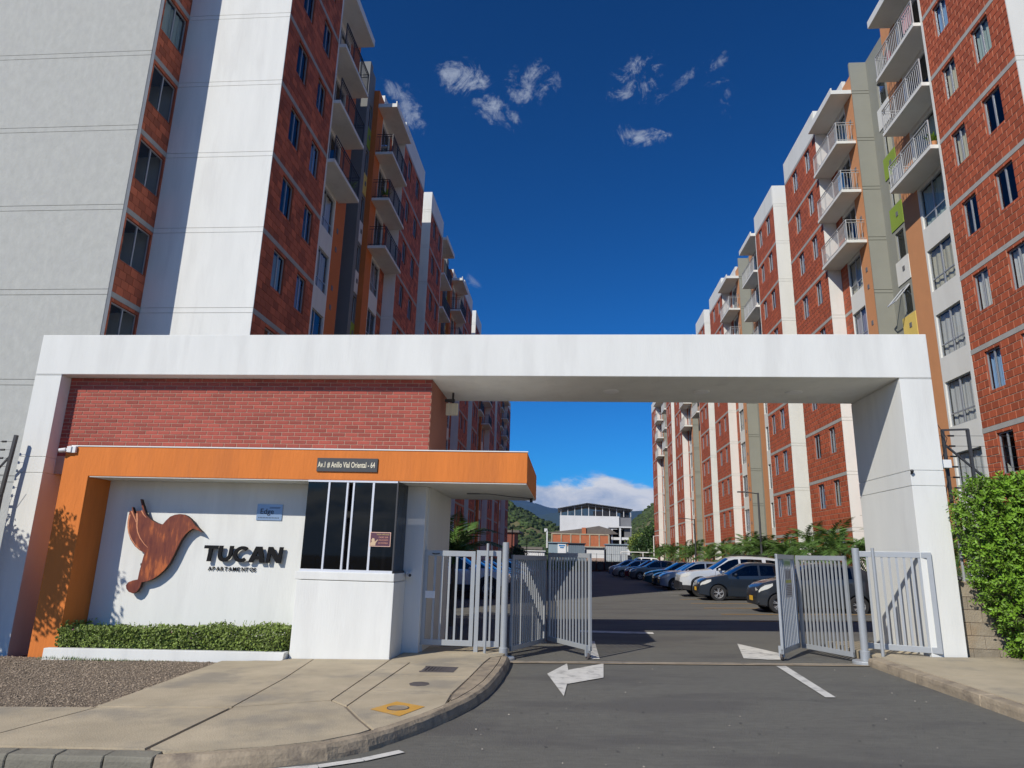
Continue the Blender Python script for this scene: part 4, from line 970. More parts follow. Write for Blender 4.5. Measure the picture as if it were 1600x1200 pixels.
m = MB(); m.box(-2.62, -2.505, 12.1, 12.22, 0.02, 1.80); jp = m.build('gate_jamb', MT['steel'], None, bevel=.004); tag(jp, 'grey steel jamb fixed to the gatehouse wall, carrying the pedestrian gate', 'gate post')
fp = gate_leaf('fixed_panel', 'short fixed steel panel between the pedestrian gate and the left bollard', (-1.58, 12.17), (-1.15, 12.17), .20, 1.78, 2, 'fence panel', barw=.03, frame=.07)
m = MB(); m.box(0, .07, -.03, .03, .05, .21); m.build('foot', MT['steel'], fp, loc=(0, 0, 0))
rp = gate_leaf('side_gate', 'small steel side gate standing open in front of the right pillar', (4.90, 12.42), (5.92, 11.96), .18, 1.74, 8, barw=.035, frame=.07)
def post(name, label, x, y, z1, r, base=None, cat='post', group=None):
    t = thing(name, label, cat, (x, y, gz(x)), group=group)
    z0 = .0
    m = MB(); m.lathe((0, 0, 0), [(r, z0), (r, z1-.004), (r-.006, z1), (.001, z1)], 20); m.build('shaft', MT['steel'], t, loc=(0, 0, 0), smooth=False)
    if base:
        m = MB(); m.lathe((0, 0, 0), [(r+.018, .04), (r+.018, .19), (r+.008, .20), (r, .20)], 20); m.build('collar', MT['steel'], t, loc=(0, 0, 0))
        m = MB(); m.lathe((0, 0, 0), [(base, -.04), (base, .035), (base-.01, .05), (r+.02, .055)], 28); m.build('base_plate', MT['steel'], t, loc=(0, 0, 0))
        m = MB(); m.lathe((.03, .0, 0), [(base*1.12, -.05), (base*1.12, .0), (base*.9, .012), (base*.5, .012)], 28); m.build('footing', MT['kerbg'], t, loc=(0, 0, 0))
    return t
post('gate_bollard', 'thick round silver gate post on a round base at the left side of the driveway', -1.07, 12.12, 1.92, .056, .20, group='round gate posts')
post('gate_bollard', 'thick round silver gate post on a round base at the right side of the driveway', 4.76, 12.04, 1.80, .056, .20, group='round gate posts')
post('slim_post', 'slim silver tube standing in front of the fixed panel, left of the thick post', -1.37, 12.0, 1.90, .024)
post('slim_post', 'slim silver tube standing in front of the open side gate, right of the thick post', 5.02, 12.0, 1.80, .026)
# --- block wall and electric fence on the right
bw = thing('block_wall', 'low wall of bare grey concrete blocks between the right pillar and the bush', 'wall', (6.4, 12.2, 0))
rr = random.Random(2)
m = MB(); m.box(6.33, 14, 12.22, 12.33, -.1, 1.44); m.build('mortar_core', MT['kmortar'], bw)
meshes = {}
z = .0; row = 0
while z < 1.42:
    x = 6.32-(.2 if row % 2 else 0)
    while x < 14:
        a, b = max(6.32, x), min(14, x+.4); x += .4
        m = MB(); m.va = rr.uniform(.02, 1); m.box(a+.004, b-.004, 12.205, 12.345, z+.004, min(z+.2, 1.44)-.004)
        if b-a > .05: m.build('block', MT['block'], bw, bevel=.004)
    z += .2; row += 1
fe = thing('security_fence', 'mesh fence with electric wires on angled black brackets above the block wall', 'fence', (6.5, 12.3, 1.44))
m = MB(); m.tube([(6.56, 12.28, 1.44), (6.56, 12.28, 2.72)], .024, 8); m.tube([(8.6, 12.28, 1.44), (8.6, 12.28, 2.72)], .024, 8); m.tube([(6.34, 12.28, 2.70), (14, 12.28, 2.70)], .018, 6); m.tube([(6.34, 12.28, 1.47), (14, 12.28, 1.47)], .014, 6); m.build('post', MT['steel'], fe)
m = MB()
for i in range(150):
    x = 6.36+i*.07
    for sgn in (1, -1):
        a, b = Vector((x, 12.285, 1.47)), Vector((x+sgn*.6, 12.285, 2.69))
        if 6.34 < b.x < 12: m.bar(a, b, .0025, .0025)
stuff(m.build('wire_mesh', MT['steel'], fe))
m = MB(); m.box(6.335, 6.36, 12.2, 12.25, 1.46, 2.7); 
for i in range(16): m.tube([(6.39+.03*math.sin(k*.9), 12.24+.03*math.cos(k*.9), 1.46+i*.08+k*.008) for k in range(8)], .0035, 4)
m.build('coiled_wire', MT['steel'], fe)
def bracket(x, y, z0, zt, out_, name='bracket', par=fe, strut=True, dx=.0):
    m = MB(); m.bar((x, y, z0), (x+dx, y, zt), .045, .045); m.build(name, MT['dkmetal'], par)
bracket(6.50, 12.24, 2.72, 3.98, 1, dx=-.0); bracket(6.93, 12.26, 2.72, 4.0, 1)
m = MB(); m.bar((6.49, 12.25, 3.98), (6.94, 12.25, 4.0), .03, .03); m.bar((6.52, 12.25, 3.72), (7.55, 12.27, 2.74), .03, .03); m.build('brace', MT['dkmetal'], fe)
m = MB()
for i in range(6):
    z = 2.98+i*.18; m.tube([(6.44+.14, 12.24, z), (6.44+.24, 12.24, z)], .016, 6)
m.build('insulator', MT['black'], fe)
m = MB()
for i in range(6):
    z = 2.98+i*.18; m.tube([(6.34, 12.23, z), (6.62, 12.24, z), (14, 12.26, z+.05)], .0035, 4)
m.build('fence_wire', MT['dkmetal'], fe)
# --- left side fence with post, climber
fl_ = thing('security_fence', 'dark electric fence post with insulators and wires left of the portal', 'fence', (-10.4, 11.8, 0))
m = MB(); m.bar((-10.36, 11.8, -.3), (-10.36, 11.8, 2.55), .05, .05); m.bar((-10.36, 11.8, 2.55), (-10.30, 11.8, 3.62), .055, .055); m.tube([(-10.36, 11.8, 2.5), (-16, 11.8, 2.5)], .02, 6); m.bar((-10.32, 11.8, 3.25), (-10.9, 11.8, 2.5), .03, .03); m.bar((-13, 11.8, -.3), (-13, 11.8, 3.6), .05, .05); m.build('post', MT['dkmetal'], fl_)
m = MB()
for i in range(6):
    z = 2.72+i*.155; m.tube([(-10.44-.02, 11.78, z), (-10.54, 11.78, z)], .02, 6)
m.build('insulator', MT['black'], fl_)
m = MB()
for i in range(6):
    z = 2.72+i*.155; m.tube([(-10.34, 11.78, z), (-16, 11.78, z)], .0035, 4)
m.build('fence_wire', MT['dkmetal'], fl_)
m = MB(); m.box(-16, -10.45, 11.82, 11.95, -.5, 1.0); m.build('base_wall', MT['block'], fl_)
# street lamps
def lamp(label, x, y, h, arm, mat='dkmetal', group='car park lamps'):
    t = thing('street_lamp', label, 'street lamp', (x, y, gz(x)), group=group)
    m = MB(); m.tube([(0, 0, 0), (0, 0, h)], [.07, .05], 8); m.build('pole', MT[mat], t, loc=(0, 0, 0)); m = MB(); m.tube([(0, 0, h-.05), (arm*.75, 0, h+.03)], .03, 6); m.build('arm', MT[mat], t, loc=(0, 0, 0))
    m = MB(); x0, x1 = sorted((arm*.72, arm*1.15)); m.box(x0, x1, -.09, .09, h+.0, h+.06); m.build('lamp_head', MT[mat], t, loc=(0, 0, 0))
lamp('tall dark lamp post before the second right tower, arm over the parked cars', 10.4, 38.6, 5.1, -.95)
lamp('dark lamp post between the third and second right towers', 10.4, 58, 4.75, -1.1)
lamp('dark lamp post farthest left, against the end of the left towers', -5.1, 64, 4.5, 1.0)
lamp('short dark lamp post beside the low brick shed on the left', -4.9, 84, 4.0, .8)
lamp('slim white lamp post behind the football goal frame', 10.2, 84, 4.2, .6, 'sill')
# ------------------------------------------------------------------ plants
def leaf_quad(m, c, n, up, L_, W_, fold=.25):
    sd = n.cross(up).normalized(); t = up
    b = c; tip = c+t*L_; mid = c+t*(L_*.5)
    l = mid-sd*W_/2+n*fold*W_; r = mid+sd*W_/2+n*fold*W_
    k = len(m.v); m.v += [tuple(b), tuple(r), tuple(tip), tuple(l)]
    m.f.append((k, k+1, k+2)); m.f.append((k, k+2, k+3)); m.m += [0, 0]; m.a += [m.va, m.va]
def rdir(r):
    while True:
        v = Vector((r.uniform(-1, 1), r.uniform(-1, 1), r.uniform(-1, 1)))
        if .05 < v.length < 1: return v.normalized()
def hedge(mb, x0, x1, y0, y1, z0f, z1f, n, L_, W_, r, shell=.12, bump=.06):
    """leaves through the outer layer of a clipped box, with an uneven outline"""
    for _ in range(n):
        x, y, w = r.uniform(x0, x1), r.uniform(y0, y1), r.random()
        za, zb = z0f(x), z1f(x)
        f = r.random()
        if f < .45: y = y0+abs(r.gauss(0, shell*.5)); nm = Vector((0, -1, .3))
        elif f < .8: w = 1-abs(r.gauss(0, .12)); nm = Vector((0, -.2, 1))
        elif f < .93: x = r.choice((x0, x1))+0; x += (abs(r.gauss(0, shell*.5)))*(1 if x == x0 else -1); nm = Vector((-1 if x < (x0+x1)/2 else 1, 0, .3))
        else: nm = Vector((0, 0, 1))
        z = za+(zb-za)*w
        nn = noise.noise(Vector((x*2.3, y*2.3, z*2.3)))*bump*2 + noise.noise(Vector((x*7, y*7, z*7)))*bump
        p = Vector((x, y, z))+nm*nn
        n_ = (nm.normalized()+rdir(r)*.9).normalized(); up = (rdir(r)+Vector((0, 0, .4))); up = (up-n_*up.dot(n_)).normalized()
        mb.va = max(.02, min(1, r.gauss(.5, .25))); leaf_quad(mb, p, n_, up, L_*r.uniform(.6, 1.3), W_*r.uniform(.7, 1.2))
rp_ = random.Random(21)
ph = thing('planter_hedge', 'low clipped hedge with small leaves growing in the white planter under the name sign', 'hedge', (-6.4, 11.5, 0))
m = MB(); hedge(m, -8.32, -4.50, 11.18, 11.95, lambda x: .04, lambda x: .30+.035*(x+8.3), 13000, .048, .036, rp_, .1, .035)
for _ in range(60):
    x, y = rp_.uniform(-8.3, -4.5), rp_.uniform(11.2, 11.9); p = Vector((x, y, .30+.035*(x+8.3))); L_ = rp_.uniform(.03, .10)
    for k in range(4): m.va = .9; leaf_quad(m, p+Vector((rp_.uniform(-.01, .01), 0, L_*k/4)), rdir(rp_), Vector((rp_.uniform(-.5, .5), rp_.uniform(-.5, .5), 1)).normalized(), .03, .018)
stuff(m.build('foliage', MT['leafh'], ph))
m = MB(); m.box(-8.2, -4.62, 11.27, 11.9, 0.03, .22); stuff(m.build('inner_shade', pmat('hedge_shade', (.055, .045, .028), .9, .3, 20), ph))  # solid dark block, its colour painting the shaded depth between the leaves
m = MB()
for _ in range(26):
    p = Vector((rp_.choice((rp_.uniform(-8.2, -7.9), rp_.uniform(-6.6, -5.6), rp_.uniform(-8.3, -4.5))), 11.16+rp_.uniform(0, .4), .30)); p.z = .16+.035*(p.x+8.3)+rp_.uniform(0, .16)
    for k in range(3): leaf_quad(m, p, rdir(rp_), rdir(rp_), .022, .02)
m.build('blossom', pmat('magenta_petals', (.50, .10, .30), .6, .2), ph)
# the big bush on the right
bu = thing('bush', 'large glossy bright green bush in front of the block wall at the right edge', 'bush', (8.2, 11.6, .2))
m = MB(); r = random.Random(33)
def bush_left(z):      # left edge of the bush at height z (above world zero)
    pts = [(.15, 7.15), (.5, 6.98), (1.0, 6.78), (1.5, 6.62), (2.0, 6.48), (2.5, 6.42), (2.85, 6.62), (3.05, 6.95), (3.2, 7.6)]
    for i in range(len(pts)-1):
        if z <= pts[i+1][0]:
            t = (z-pts[i][0])/(pts[i+1][0]-pts[i][0]); return pts[i][1]*(1-t)+pts[i+1][1]*t
    return 7.6
twigs = MB()
for _ in range(3400):      # sprays of leaves: a twig with 8 to 12 leaves on it
    z = r.uniform(.28, 3.02); xl = bush_left(z)
    x = xl+abs(r.gauss(0, .9)) if r.random() < .5 else r.uniform(xl, 9.9)
    if x > 9.9: continue
    top = 2.95+.16*noise.noise(Vector((x*1.7, 0, 3)))+.10*noise.noise(Vector((x*5, 0, 3)))
    if z > top: continue
    face = r.random()
    if face < .72: y = 11.30+.12*noise.noise(Vector((x*1.3, z*1.3, 1)))+abs(r.gauss(0, .12)); nm = Vector((0, -1, .25))
    elif face < .86: y = r.uniform(11.3, 12.1); x = xl+abs(r.gauss(0, .08)); nm = Vector((-1, -.2, .2))
    else: y = r.uniform(11.3, 12.1); z = top-abs(r.gauss(0, .08)); nm = Vector((0, -.1, 1))
    p = Vector((x, y, z)); d = (nm+rdir(r)*.8+Vector((0, 0, .5))).normalized(); ln = r.uniform(.10, .26)
    e = p+d*ln; cv = r.uniform(.25, .8); twigs.tube([p-d*.1, e], [.004, .002], 3, cap=False)
    k = r.randint(8, 12); sd = d.cross(rdir(r)).normalized()
    for i in range(k):
        q = p+d*ln*(i+1)/k; a = i*2.4+r.uniform(-.3, .3); out_ = (sd*math.cos(a)+d.cross(sd)*math.sin(a)); up = (out_*.9+d*.6).normalized(); nn = (d*.8-out_*.4+rdir(r)*.35); nn = (nn-up*nn.dot(up)).normalized()
        m.va = max(.02, min(1, cv+r.uniform(-.2, .25))); leaf_quad(m, q, nn, up, r.uniform(.05, .085), r.uniform(.028, .042), .18)
stuff(m.build('foliage', MT['leaf'], bu))
stuff(twigs.build('twigs', MT['bark'], bu))
m = MB(); m.prism([(7.3, .25), (9.8, .25), (9.8, 2.75), (7.4, 2.75), (6.75, 2.5), (6.72, 1.8), (6.95, .9)], 11.52, 12.0, 'y'); stuff(m.build('inner_shade', pmat('bush_shade', (.045, .040, .022), .95, .4, 12), bu))  # dark prism filling the bush, shade behind the leaves put into its colour
m = MB()
for i in range(9): x = 7.3+i*.3; m.tube([(x, 11.7, .1), (x+r.uniform(-.1, .1), 11.6, .6), (x+r.uniform(-.3, .3), 11.5, 1.2)], [.02, .015, .01], 5)
m.build('stem', MT['bark'], bu)
def tufts(m, n, fx, r, h0, h1, w=.006):
    for _ in range(n):
        x, y, z = fx(r); h = r.uniform(h0, h1); a = r.uniform(0, 6.28); lean = r.uniform(.1, .6)*h; m.va = r.uniform(.02, 1)
        c, s_ = math.cos(a), math.sin(a); k = len(m.v)
        m.v += [(x-s_*w, y+c*w, z), (x+s_*w, y-c*w, z), (x+c*lean, y+s_*lean, z+h)]; m.f.append((k, k+1, k+2)); m.m.append(0); m.a.append(m.va)
m = MB(); rg2 = random.Random(9); tufts(m, 5000, lambda r: (lambda x: (x, r.uniform(9.3, 12.15), gz(x)+.10))(r.uniform(7.4, 11)), rg2, .03, .12); stuff(m.build('verge_grass', MT['grass']))
m = MB(); tufts(m, 500, lambda r: (r.uniform(-8.4, -5.2), 11.0+r.gauss(0, .03), gz(-7)+.08), rg2, .02, .06); tufts(m, 150, lambda r: (7.25+r.gauss(0, .15), r.uniform(11.2, 12.1), gz(7)+.12), rg2, .03, .12); stuff(m.build('weeds', MT['grass']))
# climber on the left fence and the street tree whose shade falls on portal and gatehouse
def foliage(m, blobs, n, L_, W_, r, cl=7):
    tot = sum(b[3]*b[4]*b[5] for b in blobs)
    for (cx, cy, cz, rx, ry, rz) in blobs:
        k = int(n*rx*ry*rz/tot/cl)
        for _ in range(k):
            d = rdir(r); rad = (r.random()**.45)*(1+.25*noise.noise(Vector((d.x*2+cx, d.y*2, d.z*2+cz))))
            p = Vector((cx+d.x*rx*rad, cy+d.y*ry*rad, cz+d.z*rz*rad)); cv = r.uniform(.1, .9)
            for i in range(cl):
                q = p+rdir(r)*L_*1.2; n_ = (rdir(r)+Vector((0, 0, .6))).normalized(); up = rdir(r); up = (up-n_*up.dot(n_)).normalized()
                m.va = max(.02, min(1, cv+r.uniform(-.2, .2))); leaf_quad(m, q, n_, up, L_*r.uniform(.7, 1.3), W_*r.uniform(.7, 1.2))
r = random.Random(55)
cl_ = thing('climbing_plant', 'dark climbing plant tangled over the electric fence at the left edge', 'climber', (-11, 11.7, 0))
m = MB(); foliage(m, [(-11.0, 11.6, 1.9, .42, .3, .65), (-11.3, 11.6, 1.2, .6, .35, .7), (-10.82, 11.6, 2.35, .35, .2, .28), (-12.2, 11.6, 1.9, .8, .35, .8)], 5200, .07, .045, r); stuff(m.build('foliage', MT['leafd'], cl_))
m = MB(); 
for i in range(7): m.tube([(-11.3+.1*i, 11.7, -.3), (-11.2+r.uniform(-.2, .3), 11.65, 1.0), (-10.9+r.uniform(-.3, .4), 11.6, 1.9), (-10.7+r.uniform(-.2, .35), 11.55, 2.7+r.uniform(0, .35))], [.02, .015, .01, .004], 5)
m.build('stem', MT['bark'], cl_)
def tree(name, label, base, h, blobs, n, L_, W_, r, mat='leafd', tr=.12, group=None, limbs=5):
    t = thing(name, label, 'tree', base, group=group)
    m = MB(); c = Vector((sum(b[0] for b in blobs)/len(blobs), sum(b[1] for b in blobs)/len(blobs), 0)); b0 = Vector(base)
    m.tube([b0-Vector((0, 0, .2)), b0+Vector((.05, 0, h*.3)), b0.lerp(Vector((c.x, c.y, base[2])), .5)+Vector((0, 0, h*.5))], [tr, tr*.8, tr*.6], 8)
    j = b0.lerp(Vector((c.x, c.y, base[2])), .5)+Vector((0, 0, h*.48))
    for b in blobs[:limbs+3]: m.tube([j, j.lerp(Vector(b[:3]), .5)+Vector((r.uniform(-.1, .1), 0, .05*h)), Vector(b[:3])], [tr*.5, tr*.3, tr*.1], 6)
    m.build('trunk', MT['bark'], t)
    m = MB(); foliage(m, blobs, n, L_, W_, r); stuff(m.build('crown', MT[mat], t)); return t
tree('street_tree', 'small roadside tree left of the view, its leaves shading the left pillar', (-11.6, 9.3, gz(-11.6)+.1), 3.6, [(-11.2, 9.2, 3.1, 1.0, .7, .8), (-10.45, 9.35, 2.95, .75, .6, .60), (-12.2, 9.4, 3.3, 1.1, .8, .9), (-11.0, 9.0, 3.8, .8, .6, .55), (-11.9, 9.9, 2.9, .8, .7, .9), (-10.2, 9.25, 3.7, .32, .3, .45)], 15000, .10, .06, r)
# --- palms
FR_ = []
for v in range(3):
    m = MB(); r = random.Random(70+v); L_ = 1.5+.15*v; N_ = 13; pts = []
    for i in range(N_+1):
        t = i/N_; pts.append(Vector((L_*t*(1-.12*t), 0, L_*(.75*t-.95*t*t+.0)*(.9+.1*v))))
    m.va = .6; m.tube(pts, [.014*(1-.8*i/N_) for i in range(N_+1)], 4, cap=False)
    for i in range(2, N_+1):
        for sub in (0, .5):
            t = min(1, (i-sub)/N_); k = min(N_-1, int(t*N_)); f = t*N_-k; p = pts[k].lerp(pts[min(N_, k+1)], f); d = (pts[min(N_, k+1)]-pts[k]).normalized()
            for s_ in (1, -1):
                ll_ = .50*math.sin(math.pi*min(.97, .18+t*.8))*r.uniform(.85, 1.1); sd = Vector((0, s_, 0)); u = (sd*.8+d*.55+Vector((0, 0, -.25+r.uniform(-.15, .15)))).normalized(); nn = d.cross(u).normalized()
                m.va = r.uniform(.2, 1); leaf_quad(m, p, nn, u, ll_, .055, .1)
    FR_.append(m.mesh('frond', MT['palm']))
def palm(x, y, h, nf, label, r, sc=1., group='short palms in front of the right towers'):
    t = thing('palm', label, 'palm', (x, y, gz(x)+.05), group=group)
    m = MB(); 
    m.tube([(0, 0, -.1), (r.uniform(-.05, .05), 0, h*.5), (0, 0, h)], [.075, .06, .05], 7); m.build('trunk', MT['bark'], t, loc=(0, 0, 0))
    for i in range(nf):
        o = link('frond', FR_[i % 3], t, loc=(0, 0, h+.02*(i % 4))); a = i*2.399+r.uniform(-.2, .2); el = r.uniform(-.9, .35) if i > 3 else r.uniform(-1.15, -.8)
        o.rotation_euler = Matrix.Rotation(a, 3, 'Z').to_euler(); o.rotation_mode = 'XYZ'
        o.rotation_euler = (Matrix.Rotation(a, 3, 'Z') @ Matrix.Rotation(el, 3, 'Y')).to_euler(); s_ = sc*r.uniform(.8, 1.15); o.scale = (s_, s_, s_)
    return t
r = random.Random(90); y = 20.2; i = 0; cnt = {}
where = ['right behind the open side gate bars', 'behind the dark hatchback nearest the gate', 'behind the roof of the nearest dark hatchback', 'over the bonnet of the dark hatchback']
while y < 88:
    marks = [(35, 'silver off-road wagon'), (40, 'silver-blue hatchback'), (43.5, 'black sedan'), (46.5, 'teal sedan'), (50.5, 'grey sedan'), (54, 'gap in the car row'), (58, 'dark grey hatchback'), (61.5, 'wine red hatchback'), (66, 'champagne hatchback'), (72, 'pale blue hatchback'), (99, 'white wagon')]
    mk = next(n for a, n in marks if y < a or a == 99); cnt[mk] = cnt.get(mk, 0)+1
    lab = 'short palm in the planted strip ' + (where[i] if i < len(where) else 'behind the '+mk+('', ', nearest of them', ', second there', ', third there', ', fourth there', ', fifth there', ', sixth there', ', seventh there', ', eighth there', ', ninth there', ', tenth there')[min(10, cnt[mk])])
    palm(10.9+r.uniform(-.35, .25), y, r.uniform(1.25, 2.0), 18 if y < 45 else 12, lab, r, 1.0); y += r.uniform(1.5, 2.5)*(1 if y < 50 else 1.35); i += 1
palm(-2.95, 18.0, 1.45, 16, 'dark shaded palm behind the gatehouse, its fronds over the pedestrian gate', r, 1.0, None)
palm(-4.3, 18.6, 1.9, 14, 'taller shaded palm close behind the gatehouse wall', r, 1.1, None)
bed = strip_sheet('planting_bed', 9.75, 12.3, 17.5, 92, .06, MT['earth'])
m = MB(); m.box(9.62, 9.74, 17.5, 92, .1, gz(9.7)+.12); struct(m.build('bed_kerb', MT['concrete']))
m = MB(); rg2 = random.Random(10)
def gpos(r): y_ = 17.6+74*r.random()**1.4; x = r.uniform(9.9, 12.2); return (x, y_, gz(x)+.06)
tufts(m, 16000, gpos, rg2, .15, .5, .018); stuff(m.build('ground_cover', MT['palm']))
m = MB()
for _ in range(420):
    x, y, z = gpos(rg2); s_ = rg2.uniform(.08, .2); m.va = rg2.random(); m.ell((x, y, z), (s_, s_, s_*.7), 6, 4)
stuff(m.build('white_stones', pmat('pale_stone', (.55, .53, .48), .9, .1, attr=.3)))
# ------------------------------------------------------------------ cars (nose at x=0 pointing to -x, tail at x=L)
def interp(pts, x):
    if x <= pts[0][0]: return pts[0][1]
    for i in range(len(pts)-1):
        if x <= pts[i+1][0]:
            t = (x-pts[i][0])/(pts[i+1][0]-pts[i][0]); return pts[i][1]*(1-t)+pts[i+1][1]*t
    return pts[-1][1]
CARS = {
 'hatch': dict(L=3.95, W=1.72, H=1.52, wr=.31, wx=(.74, 3.28), top=[(0, .50), (.03, .66), (.10, .76), (.30, .86), (.70, .945), (1.02, 1.0), (1.14, 1.03), (1.55, 1.28), (1.86, 1.45), (2.1, 1.505), (2.5, 1.52), (3.0, 1.50), (3.4, 1.44), (3.62, 1.33), (3.80, 1.0), (3.88, .92), (3.94, .7), (3.95, .5)],
      belt=[(1.1, .95), (3.6, 1.03)], cowl=1.14, roof0=1.86, roof1=3.40, tail=3.80, pil=[1.30, 2.32, 2.40, 3.22], clear=.20),
 'mini': dict(L=3.6, W=1.6, H=1.53, wr=.29, wx=(.62, 2.99), top=[(0, .48), (.03, .66), (.08, .78), (.22, .88), (.5, .97), (.78, 1.03), (.9, 1.06), (1.25, 1.29), (1.55, 1.46), (1.8, 1.52), (2.3, 1.53), (2.8, 1.50), (3.15, 1.45), (3.36, 1.33), (3.48, 1.0), (3.55, .9), (3.59, .7), (3.6, .5)],
      belt=[(.9, .97), (3.3, 1.08)], cowl=.9, roof0=1.55, roof1=3.14, tail=3.48, pil=[1.06, 2.02, 2.10, 2.86], clear=.2),
 'sedan': dict(L=4.35, W=1.72, H=1.46, wr=.31, wx=(.80, 3.38), top=[(0, .50), (.03, .64), (.10, .74), (.35, .83), (.8, .92), (1.18, .97), (1.30, .99), (1.75, 1.24), (2.05, 1.40), (2.3, 1.45), (2.7, 1.46), (3.05, 1.43), (3.3, 1.36), (3.72, 1.08), (3.85, 1.04), (4.2, 1.02), (4.31, .95), (4.35, .6)],
      belt=[(1.3, .92), (3.7, 1.0)], cowl=1.30, roof0=2.05, roof1=3.14, tail=3.74, pil=[1.46, 2.50, 2.58, 3.30], clear=.19),
 'suv': dict(L=4.7, W=1.84, H=1.82, wr=.385, wx=(.88, 3.63), top=[(0, .62), (.03, .85), (.08, .98), (.30, 1.06), (.8, 1.13), (1.25, 1.18), (1.40, 1.20), (1.80, 1.46), (2.12, 1.68), (2.4, 1.77), (3.0, 1.79), (3.8, 1.77), (4.25, 1.71), (4.42, 1.58), (4.60, 1.12), (4.66, 1.0), (4.69, .8), (4.7, .6)],
      belt=[(1.35, 1.12), (4.4, 1.18)], cowl=1.40, roof0=2.12, roof1=4.2, tail=4.60, pil=[1.56, 2.55, 2.64, 3.56, 3.72, 4.30], clear=.30),
}
def car(label, kind, paint, loc, rotz=0, rim='alu', group=None, cat='car', trim=None, name='parked_car', plate=True):
    c = CARS[kind]; L_, W, wr = c['L'], c['W'], c['wr']; t = thing(name, label, cat, loc, rotz, group)
    z0 = wr; arch = wr+.055
    xs = {0., .02, .06, .12, .22, .35, .5, L_, L_-.02, L_-.06, L_-.14, L_-.25, c['cowl'], c['roof0'], c['roof1'], c['tail'], *c['pil']}
    for p, _ in c['top']: xs.add(p)
    for w in c['wx']:
        for k in range(-6, 7): xs.add(w+arch*math.sin(k/6*math.pi/2))
        xs.add(w-arch-.02); xs.add(w+arch+.02)
    seams = [c['pil'][0]-.04, (c['pil'][1]+c['pil'][2])/2, c['pil'][3]+.04]
    for s in seams: xs.add(s-.006); xs.add(s+.006)
    xs = sorted(x for x in xs if 0 <= x <= L_); q = [xs[0]]
    for x in xs[1:]:
        if x-q[-1] > .004: q.append(x)
    xs = q; n = len(xs)
    def bottom(x):
        b = c['clear']+.06*max(0, 1-x/.4)+.08*max(0, 1-(L_-x)/.4)
        for w in c['wx']:
            dx = abs(x-w)
            if dx < arch: b = max(b, z0+math.sqrt(max(0, arch*arch-dx*dx)))
        return b
    def hw(x, z):
        top = interp(c['top'], x); b = W/2; bl = interp(c['belt'], x)
        f = 1-.07*max(0, (.62-z)/.5)**2-.02*max(0, (z-.62)/.5)**2
        if top > bl+.08 and z > bl: f -= .17*(z-bl)/(c['H']-bl)
        e = max(0, (.55-x)/.55); f *= 1-.20*e**2.2
        e = max(0, (x-(L_-.5))/.5); f *= 1-.13*e**2
        return b*f
    rows = []       # ring of vertices per station, left bottom -> top -> right bottom
    NS = [0, .28, .55, .8, 1]; NT = 7
    for x in xs:
        bo, top, bl = bottom(x), interp(c['top'], x), interp(c['belt'], x)
        edge_ = top-.035 if top > bl+.1 else top-.03
        zb = min(bl, edge_-.02); zb = max(zb, bo+.02); edge_ = max(edge_, zb+.015)
        side = [bo+(zb-bo)*k for k in NS]+[zb+.02*(edge_-zb if edge_-zb < .3 else .3)/.3+.0, zb+(edge_-zb)*.86, edge_]
        ring = [(x, -hw(x, z), z) for z in side]; we = hw(x, edge_)
        for k in range(1, NT):
            u = -1+2*k/NT; s_ = we*(1-.03); yy = s_*u; crown = (1-u*u); ring.append((x, yy, edge_+(top-edge_)*(1-abs(u)**4)+.015*crown))
        ring += [(x, hw(x, z), z) for z in reversed(side)]
        rows.append(ring)
    RN = len(rows[0]); ns = len(NS)+3
    body = MB(); gl = {}
    for r in rows: body.v += r
    def is_glass(i, j):
        xm = (xs[i]+xs[i+1])/2
        if j in (5, RN-7):                          # side window band
            P_ = c['pil']
            for k in range(0, len(P_), 2):
                if P_[k] < xm < P_[k+1]: return 'side'
        if ns-1 <= j <= RN-ns-1:
            if c['cowl']+.02 < xm < c['roof0']: return 'windscreen' if ns-1 < j < RN-ns-1 or True else None
            if c['roof1']+.05 < xm < c['tail']: return 'rear'
        return None
    for i in range(n-1):
        for j in range(RN-1):
            g = is_glass(i, j); f = (i*RN+j, (i+1)*RN+j, (i+1)*RN+j+1, i*RN+j+1)
            if g: gl.setdefault(g+('L' if j < RN/2 else 'R') if g == 'side' else g, []).append(f)
            else:
                xm = (xs[i]+xs[i+1])/2; sm = any(abs(xm-s) < .007 for s in seams) and (1 <= j <= 3 or RN-5 <= j <= RN-3)
                low = (j in (0, RN-2)) and (kind == 'suv' or trim) ; body.f.append(f); body.m.append(1 if sm or low else 0); body.a.append(0)
    body.f.append(tuple(range(RN))); body.m.append(0); body.a.append(0); body.f.append(tuple((n-1)*RN+k for k in reversed(range(RN)))); body.m.append(0); body.a.append(0)
    bo_ = body.build('body', [paint, MT['black']], t, smooth=True, loc=(0, 0, 0), fix=True)
    for g, fs in gl.items():
        m = MB(); m.v = body.v; m.f = fs; m.m = [0]*len(fs); m.a = [0]*len(fs); me = m.mesh('window', MT['carglass'], smooth=True, fix=False)
        b2 = bmesh.new(); b2.from_mesh(me); bmesh.ops.delete(b2, geom=[v for v in b2.verts if not v.link_faces], context='VERTS'); b2.to_mesh(me); b2.free()
        link('windscreen' if g == 'windscreen' else 'window', me, t, loc=(0, 0, 0))
    m = MB(); m.box(.25, L_-.25, -W/2+.17, W/2-.17, c['clear']-.02, .75); cb = interp(c['belt'], 2)-.05
    m.box(c['cowl']+.1, c['tail']-.15, -W/2+.22, W/2-.22, .7, cb); m.build('underbody', MT['black'], t, loc=(0, 0, 0))
    m = MB()      # seats and headrests seen as shapes behind the glass
